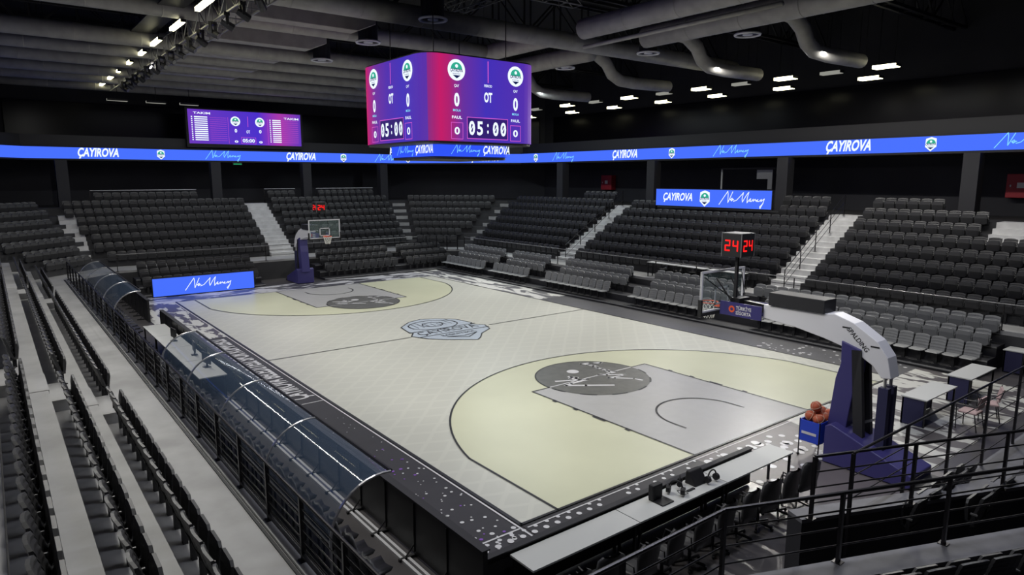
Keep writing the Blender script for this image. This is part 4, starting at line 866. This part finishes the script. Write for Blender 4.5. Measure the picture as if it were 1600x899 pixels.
pos = [(15.44, -.22, .93), (15.64, -.23, .90), (15.53, .02, .97), (15.43, .28, .93), (15.64, .24, .92), (15.50, -.11, 1.14), (15.65, .01, .90)]
def ball():
    t = thing('basketball', '', 'basketball'); a = MB(); a.sphere((0, 0, 0), .12, 20, 12); obj('skin', a, M['ball'], t, local=True, smooth=True)
    a = MB()
    for ax in range(3):
        pts_ = []
        for i in range(25):
            u = 2*PI*i/24; p = [(math.cos(u)*.1205, math.sin(u)*.1205, 0), (math.cos(u)*.1205, 0, math.sin(u)*.1205), (0, math.cos(u)*.1205, math.sin(u)*.1205)][ax]; pts_.append(p)
        a.tube(pts_, .005, 4, False)
    obj('seams', a, M['ballline'], t, local=True); return t
b0 = ball(); pl = ['left front', 'right front', 'centre', 'left back', 'right back', 'top', 'right middle']
for i, p in enumerate(pos):
    o = b0 if i == 0 else copy_tree(b0); o.location = (p[0]+.08, p[1]-.14, p[2]); o.rotation_euler = (random.random()*3, random.random()*3, random.random()*3); o['label'] = 'orange basketball in the blue cart, %s of the heap' % pl[i]; o['group'] = 'basketballs in the cart'
# ---------------------------------------------------------------- red hose cabinets, exit lamp, commentary window
for i, (x, lab) in enumerate(((12.35, 'red fire hose cabinet under the ribbon at far right of view'), (-14.2, 'small red fire hose cabinet in the distance, right stand'))):
    t = thing('fire_hose_cabinet', lab, 'fire cabinet', (x, 23.55, 5.6)); obj('cabinet', MB().box(x-.55, x+.55, 23.3, 23.79, 5.3, 6.4), M['red'], t, bevel=.02); obj('white_label', MB().box(x-.12, x+.16, 23.28, 23.30, 5.75, 6.0), M['lineW'], t); obj('latch', MB().box(x-.4, x-.35, 23.28, 23.30, 5.8, 5.9), M['lineW'], t)
# ---------------------------------------------------------------- roof: trusses, ducts, lamps
def duct(label, pts_, r, n=14, name='air_duct', bands=True, m='steel'):
    t = thing(name, label, 'air duct', pts_[0]); a = MB(); a.tube(pts_, r, n); obj('pipe', a, M[m], t, smooth=True)
    if bands:
        a = MB(); p0, p1 = Vector(pts_[0]), Vector(pts_[-1]); L = (p1-p0).length; d = (p1-p0)/L; k = max(2, int(L/2.4))
        for i in range(1, k): c = p0+d*L*i/k; a.tube([c-d*.02, c+d*.02], r*1.02, n)
        if len(pts_) == 2: obj('joint_bands', a, M['steel'], t, smooth=True)
    return t
def rod(mb, x, y, z0, z1=15.5): mb.tube([(x, y, z0), (x, y, z1)], .012, 4)
mh = MB()
duct('long round steel duct crossing the roof behind the scoreboard', [(-.7, -21, 12.3), (-.7, 19.5, 12.3)], .38)
for i, (x, y0, y1, r, z) in enumerate(((-6.0, -21, 6, .34, 12.5), (-11.8, -21, 9, .36, 12.3), (-14.8, -20, 12, .30, 12.2), (-18.2, -20, 14, .34, 12.2), (-21.6, -19, 16, .30, 12.1), (-25, -18, 18, .32, 12.1), (-28.5, -16, 12, .28, 12.0), (5.2, -6, -21, .4, 12.8))):
    duct('round steel roof duct across the hall, %s beyond the scoreboard' % ORD(i+1) if x < 0 else 'round steel roof duct on the camera side of the scoreboard', [(x, y0, z), (x, y1, z)], r)
    for y in range(-18, 12, 6): rod(mh, x, y, z+r)
duct('large round roof duct running lengthwise right of the scoreboard, inner one', [(1.2, 6.0, 12.4), (24, 6.1, 12.4)], .42); duct('large round roof duct running lengthwise right of the scoreboard, outer one', [(2.0, 9.0, 12.3), (24, 9.0, 12.3)], .45)
duct('round lengthwise roof duct beyond the scoreboard, inner one', [(-1.6, 6.4, 12.5), (-24, 6.4, 12.5)], .40); duct('round lengthwise roof duct beyond the scoreboard, outer one', [(-1.6, 9.2, 12.2), (-24, 9.2, 12.2)], .42)
duct('thin pale pipe slanting below the ducts right of the scoreboard', [(-.1, 7.3, 12.0), (9.6, 7.2, 12.0)], .09, 8, 'steel_pipe')
for i, x in enumerate((8.0, 3.0, -2.6, -9.0)):
    pts_ = [(x, 9.0+1.0, 12.4), (x, 10.6, 12.35), (x, 11.3, 12.0), (x, 11.7, 11.5), (x, 12.3, 11.25), (x, 13.4, 11.2), (x, 16.2, 11.25)]
    duct('bent elbow duct dropping toward the right stand, %s from the camera' % ORD(i+1), pts_, .30, bands=False, name='elbow_duct'); rod(mh, x, 13.5, 11.5); rod(mh, x, 16, 11.5)
# box section ducts with angled ends between the left truss and centre
for i, x in enumerate((-3.5, -8.5, -12.8, -16.6, -20.2)):
    a = MB(); a.slab([(-7.2, 12.0), (-2.2, 12.0), (-1.4, 12.35), (-1.4, 12.9), (-7.2, 12.9)], (x-.3, 0, 0), (0, 1, 0), (0, 0, 1), .7); t = thing('box_duct', 'wide box duct with slanted end under the roof, %s from the camera' % ORD(i+1), 'air duct', (x, -4, 12)); obj('casing', a, M['steel'], t, bevel=.03)
    for y in (-6, -3): rod(mh, x, y, 12.9)
# round diffusers hanging below dark drop boxes
for i, (x, y) in enumerate(((.3, -.8), (-5.1, -.8), (-10.7, -.6), (.6, 10.8), (5.9, 10.8), (-5.0, 10.6))):
    t = thing('ceiling_diffuser', 'dark roof drop duct with pale round diffuser ring, %s' % ['above the scoreboard top', 'just beyond the scoreboard', 'farthest beyond the scoreboard', 'right of scoreboard middle one', 'right of scoreboard nearest one', 'right of scoreboard farthest one'][i], 'diffuser', (x, y, 12))
    obj('drop_box', MB().tube([(x, y, 12.05), (x, y, 13.6)], .42, 16), M['black'], t); a = MB(); a.tube([(x+.5*math.cos(u), y+.5*math.sin(u), 12.02) for u in [2*PI*k/24 for k in range(25)]], .05, 6); a.tube([(x, y, 12.0), (x, y, 12.03)], .2, 14); obj('ring', a, M['white'], t)
# roof girders (lattice trusses across the hall)
def lattice(a, p0, p1, h, w_, n, rc=.05, rb=.025):
    p0 = Vector(p0); p1 = Vector(p1); d = (p1-p0)/n; side = d.normalized().cross(Vector((0, 0, 1)))*w_/2; up = Vector((0, 0, h))
    for sd in (side, -side):
        a.bar(p0+sd, p1+sd, rc); a.bar(p0+sd+up, p1+sd+up, rc)
        for i in range(n):
            q0 = p0+d*i+sd; q1 = p0+d*(i+1)+sd
            if i % 2 == 0: a.bar(q0, q1+up, rb)
            else: a.bar(q0+up, q1, rb)
            a.bar(q0, q0+up, rb)
    if w_ > .1:
        for i in range(n+1): q0 = p0+d*i; a.bar(q0+side, q0-side, rb); 
for i, x in enumerate((16, 9, 2, -5, -12, -19, -26)):
    a = MB(); lattice(a, (x, -24, 13.4), (x, 24, 13.4), 1.9, .5, 24, .14, .07); t = thing('roof_truss', 'dark steel lattice truss spanning the roof, %s from the camera' % ORD(i+1), 'truss', (x, 0, 13.4)); obj('lattice_frame', a, M['steeldark'], t)
a = MB(); lattice(a, (3.2, -3.5, 12.6), (3.2, 3.8, 12.6), .5, .5, 10, .04, .02); lattice(a, (-2.5, -3.5, 12.6), (-2.5, 3.8, 12.6), .5, .5, 10, .04, .02); lattice(a, (-3, 1.7, 13.0), (4, 1.7, 13.0), .45, .45, 10, .04, .02); t = thing('rigging_truss', 'pale aluminium rigging truss the scoreboard hangs from', 'truss', (0, 0, 12.6)); obj('lattice_frame', a, M['alu'], t)
tag(obj('hanger_rods', mh, M['rail']), 'thin hanger rods holding the roof ducts', 'rods', kind='stuff')
# left lighting bridge
lb = thing('lighting_truss', 'long lattice lighting truss running lengthwise above the left sideline', 'truss', (-10, -7.4, 12.1)); a = MB(); lattice(a, (12, -7.2, 11.7), (-28, -7.2, 11.7), .7, .8, 44, .05, .028); obj('lattice_frame', a, M['alu'], lb)
a = MB(); a.box(-28, 12, -8.9, -8.0, 12.5, 12.56); lattice(a, (12, -8.4, 12.56), (-28, -8.4, 12.56), .9, .9, 30, .04, .02); obj('catwalk', a, M['steeldark'], lb)
def lamp(name, label, p, sx=.95, sy=.32, m='lamp', rz=0, tilt=0, group=None, hang=15.5):
    t = thing(name, label, 'lamp', p, group); x, y, z = p; a = MB(); a.box(x-sx/2-.03, x+sx/2+.03, y-sy/2-.03, y+sy/2+.03, z+.01, z+.12); obj('housing', a, M['blackmetal'], t)
    a = MB(); a.box(x-sx/2, x+sx/2, y-sy/2, y+sy/2, z-.01, z+.01); a.add([(x-sx/2, y-sy/2-.035, z-.02), (x+sx/2, y-sy/2-.035, z-.02), (x+sx/2, y-sy/2-.035, z+.12), (x-sx/2, y-sy/2-.035, z+.12)], [(0, 1, 2, 3)]); obj('lens', a, M[m], t)
    a = MB(); a.tube([(x-sx/3, y, z+.12), (x-sx/3, y, hang)], .01, 4); a.tube([(x+sx/3, y, z+.12), (x+sx/3, y, hang)], .01, 4); obj('hanger', a, M['rail'], t)
for i, (px) in enumerate((-2.6, -6.7, -10.9, -14.4, -18.0, -21.9, -24.4, -27.6)):
    lamp('truss_lamp', 'lit floodlight on the left lighting truss, %s from the camera' % ORD(i+1), (px, -8.05, 12.0), 1.9, .13, group='floodlights on the left truss', hang=12.6)
lit = [(8.6, 17.3), (3.9, 17.2), (-1.1, 17.2), (-6.4, 17.2), (-12.0, 17.2), (-19.2, 17.4), (6.5, 20.4), (1.8, 20.6), (-2.5, 20.6), (-6.6, 20.6), (-11.0, 20.7), (-15.4, 20.8), (-20.5, 20.9)]
for i, (x, y) in enumerate(lit):
    lamp('flood_lamp', 'lit rectangular floodlight above the right stand, %s from the camera in the %s line' % (ORD(i+1 if i < 6 else i-5), 'upper' if i < 6 else 'lower'), (x, y, 11.0), 1.0, .42, 'lamp', group='lit floodlights above the right stand')
for i, (x, y) in enumerate(((6.2, 17.2), (1.4, 17.2), (-3.7, 17.2), (-9.3, 17.2), (-15.4, 17.3), (-23, 17.3))):
    lamp('flood_lamp', 'unlit grey floodlight above the right stand, %s from the camera' % ORD(i+1), (x, y, 11.0), .95, .3, 'lampdim', group='unlit floodlights above the right stand')
for i, y in enumerate((-6.4, -4.2, -2.2)): lamp('wall_lamp', 'pale unlit lamp panel near the far statistics screen, %s from left' % ORD(i+1), (-27.0, y-1.0, 11.0), .2, 1.1, 'lampdim', group='lamp panels by the far screen')

t = thing('exit_lamp', 'tiny green exit lamp under the far ribbon display', 'exit sign', (-27.9, 0, 7.12)); obj('lens', MB().box(-27.95, -27.88, -.35, .2, 7.13, 7.22), M['ledgreenlamp'], t); obj('housing', MB().box(-28.0, -27.95, -.4, .25, 7.1, 7.3), M['black'], t)
t = thing('announcer_booth', 'dark booth behind the blue display with a pale panel and slim post', 'booth', (-.8, 21.5, 4.42)); obj('booth_frame', MB().box(-2.6, 1.4, 21.4, 21.5, 4.43, 5.5).box(-2.6, 1.4, 21.4, 21.5, 6.72, 6.8).box(1.3, 1.4, 21.4, 21.5, 5.5, 6.72), M['fascia'], t)
obj('slim_post', MB().box(-2.5, -2.42, 21.36, 21.42, 5.5, 6.72), M['tabletop'], t); obj('pale_panel', MB().box(-.1, .9, 21.45, 21.5, 6.15, 6.68).box(.62, .9, 21.45, 21.5, 5.55, 6.15), M['alu'], t)
def stage_light(label, p, rz):
    t = thing('stage_light', label, 'stage light', p, 'stage lights on the lighting truss', rz); a = MB(); a.box(-.13, .13, -.09, .09, -.12, .0); obj('base', a, M['blackmetal'], t, local=True)
    a = MB(); a.box(-.17, -.14, -.05, .05, -.42, -.05); a.box(.14, .17, -.05, .05, -.42, -.05); obj('yoke', a, M['blackmetal'], t, local=True); a = MB(); a.tube([(0, -.18, -.30), (0, .05, -.42), (0, .2, -.50)], [.09, .13, .12], 10); obj('head', a, M['fascia'], t, local=True); a = MB(); a.tube([(0, .2, -.50), (0, .215, -.508)], .10, 10); obj('lens', a, M['alu'], t, local=True); return t
sl = stage_light('', (0, 0, 0), 0)
for i in range(16):
    o = sl if i == 0 else copy_tree(sl); o.location = (3.5-i*1.75, -7.6, 11.7); o.rotation_euler = (0, 0, random.uniform(-1, 1)); o['label'] = 'small black stage light hanging under the left lighting truss, %s from the camera' % ORD(i+1)
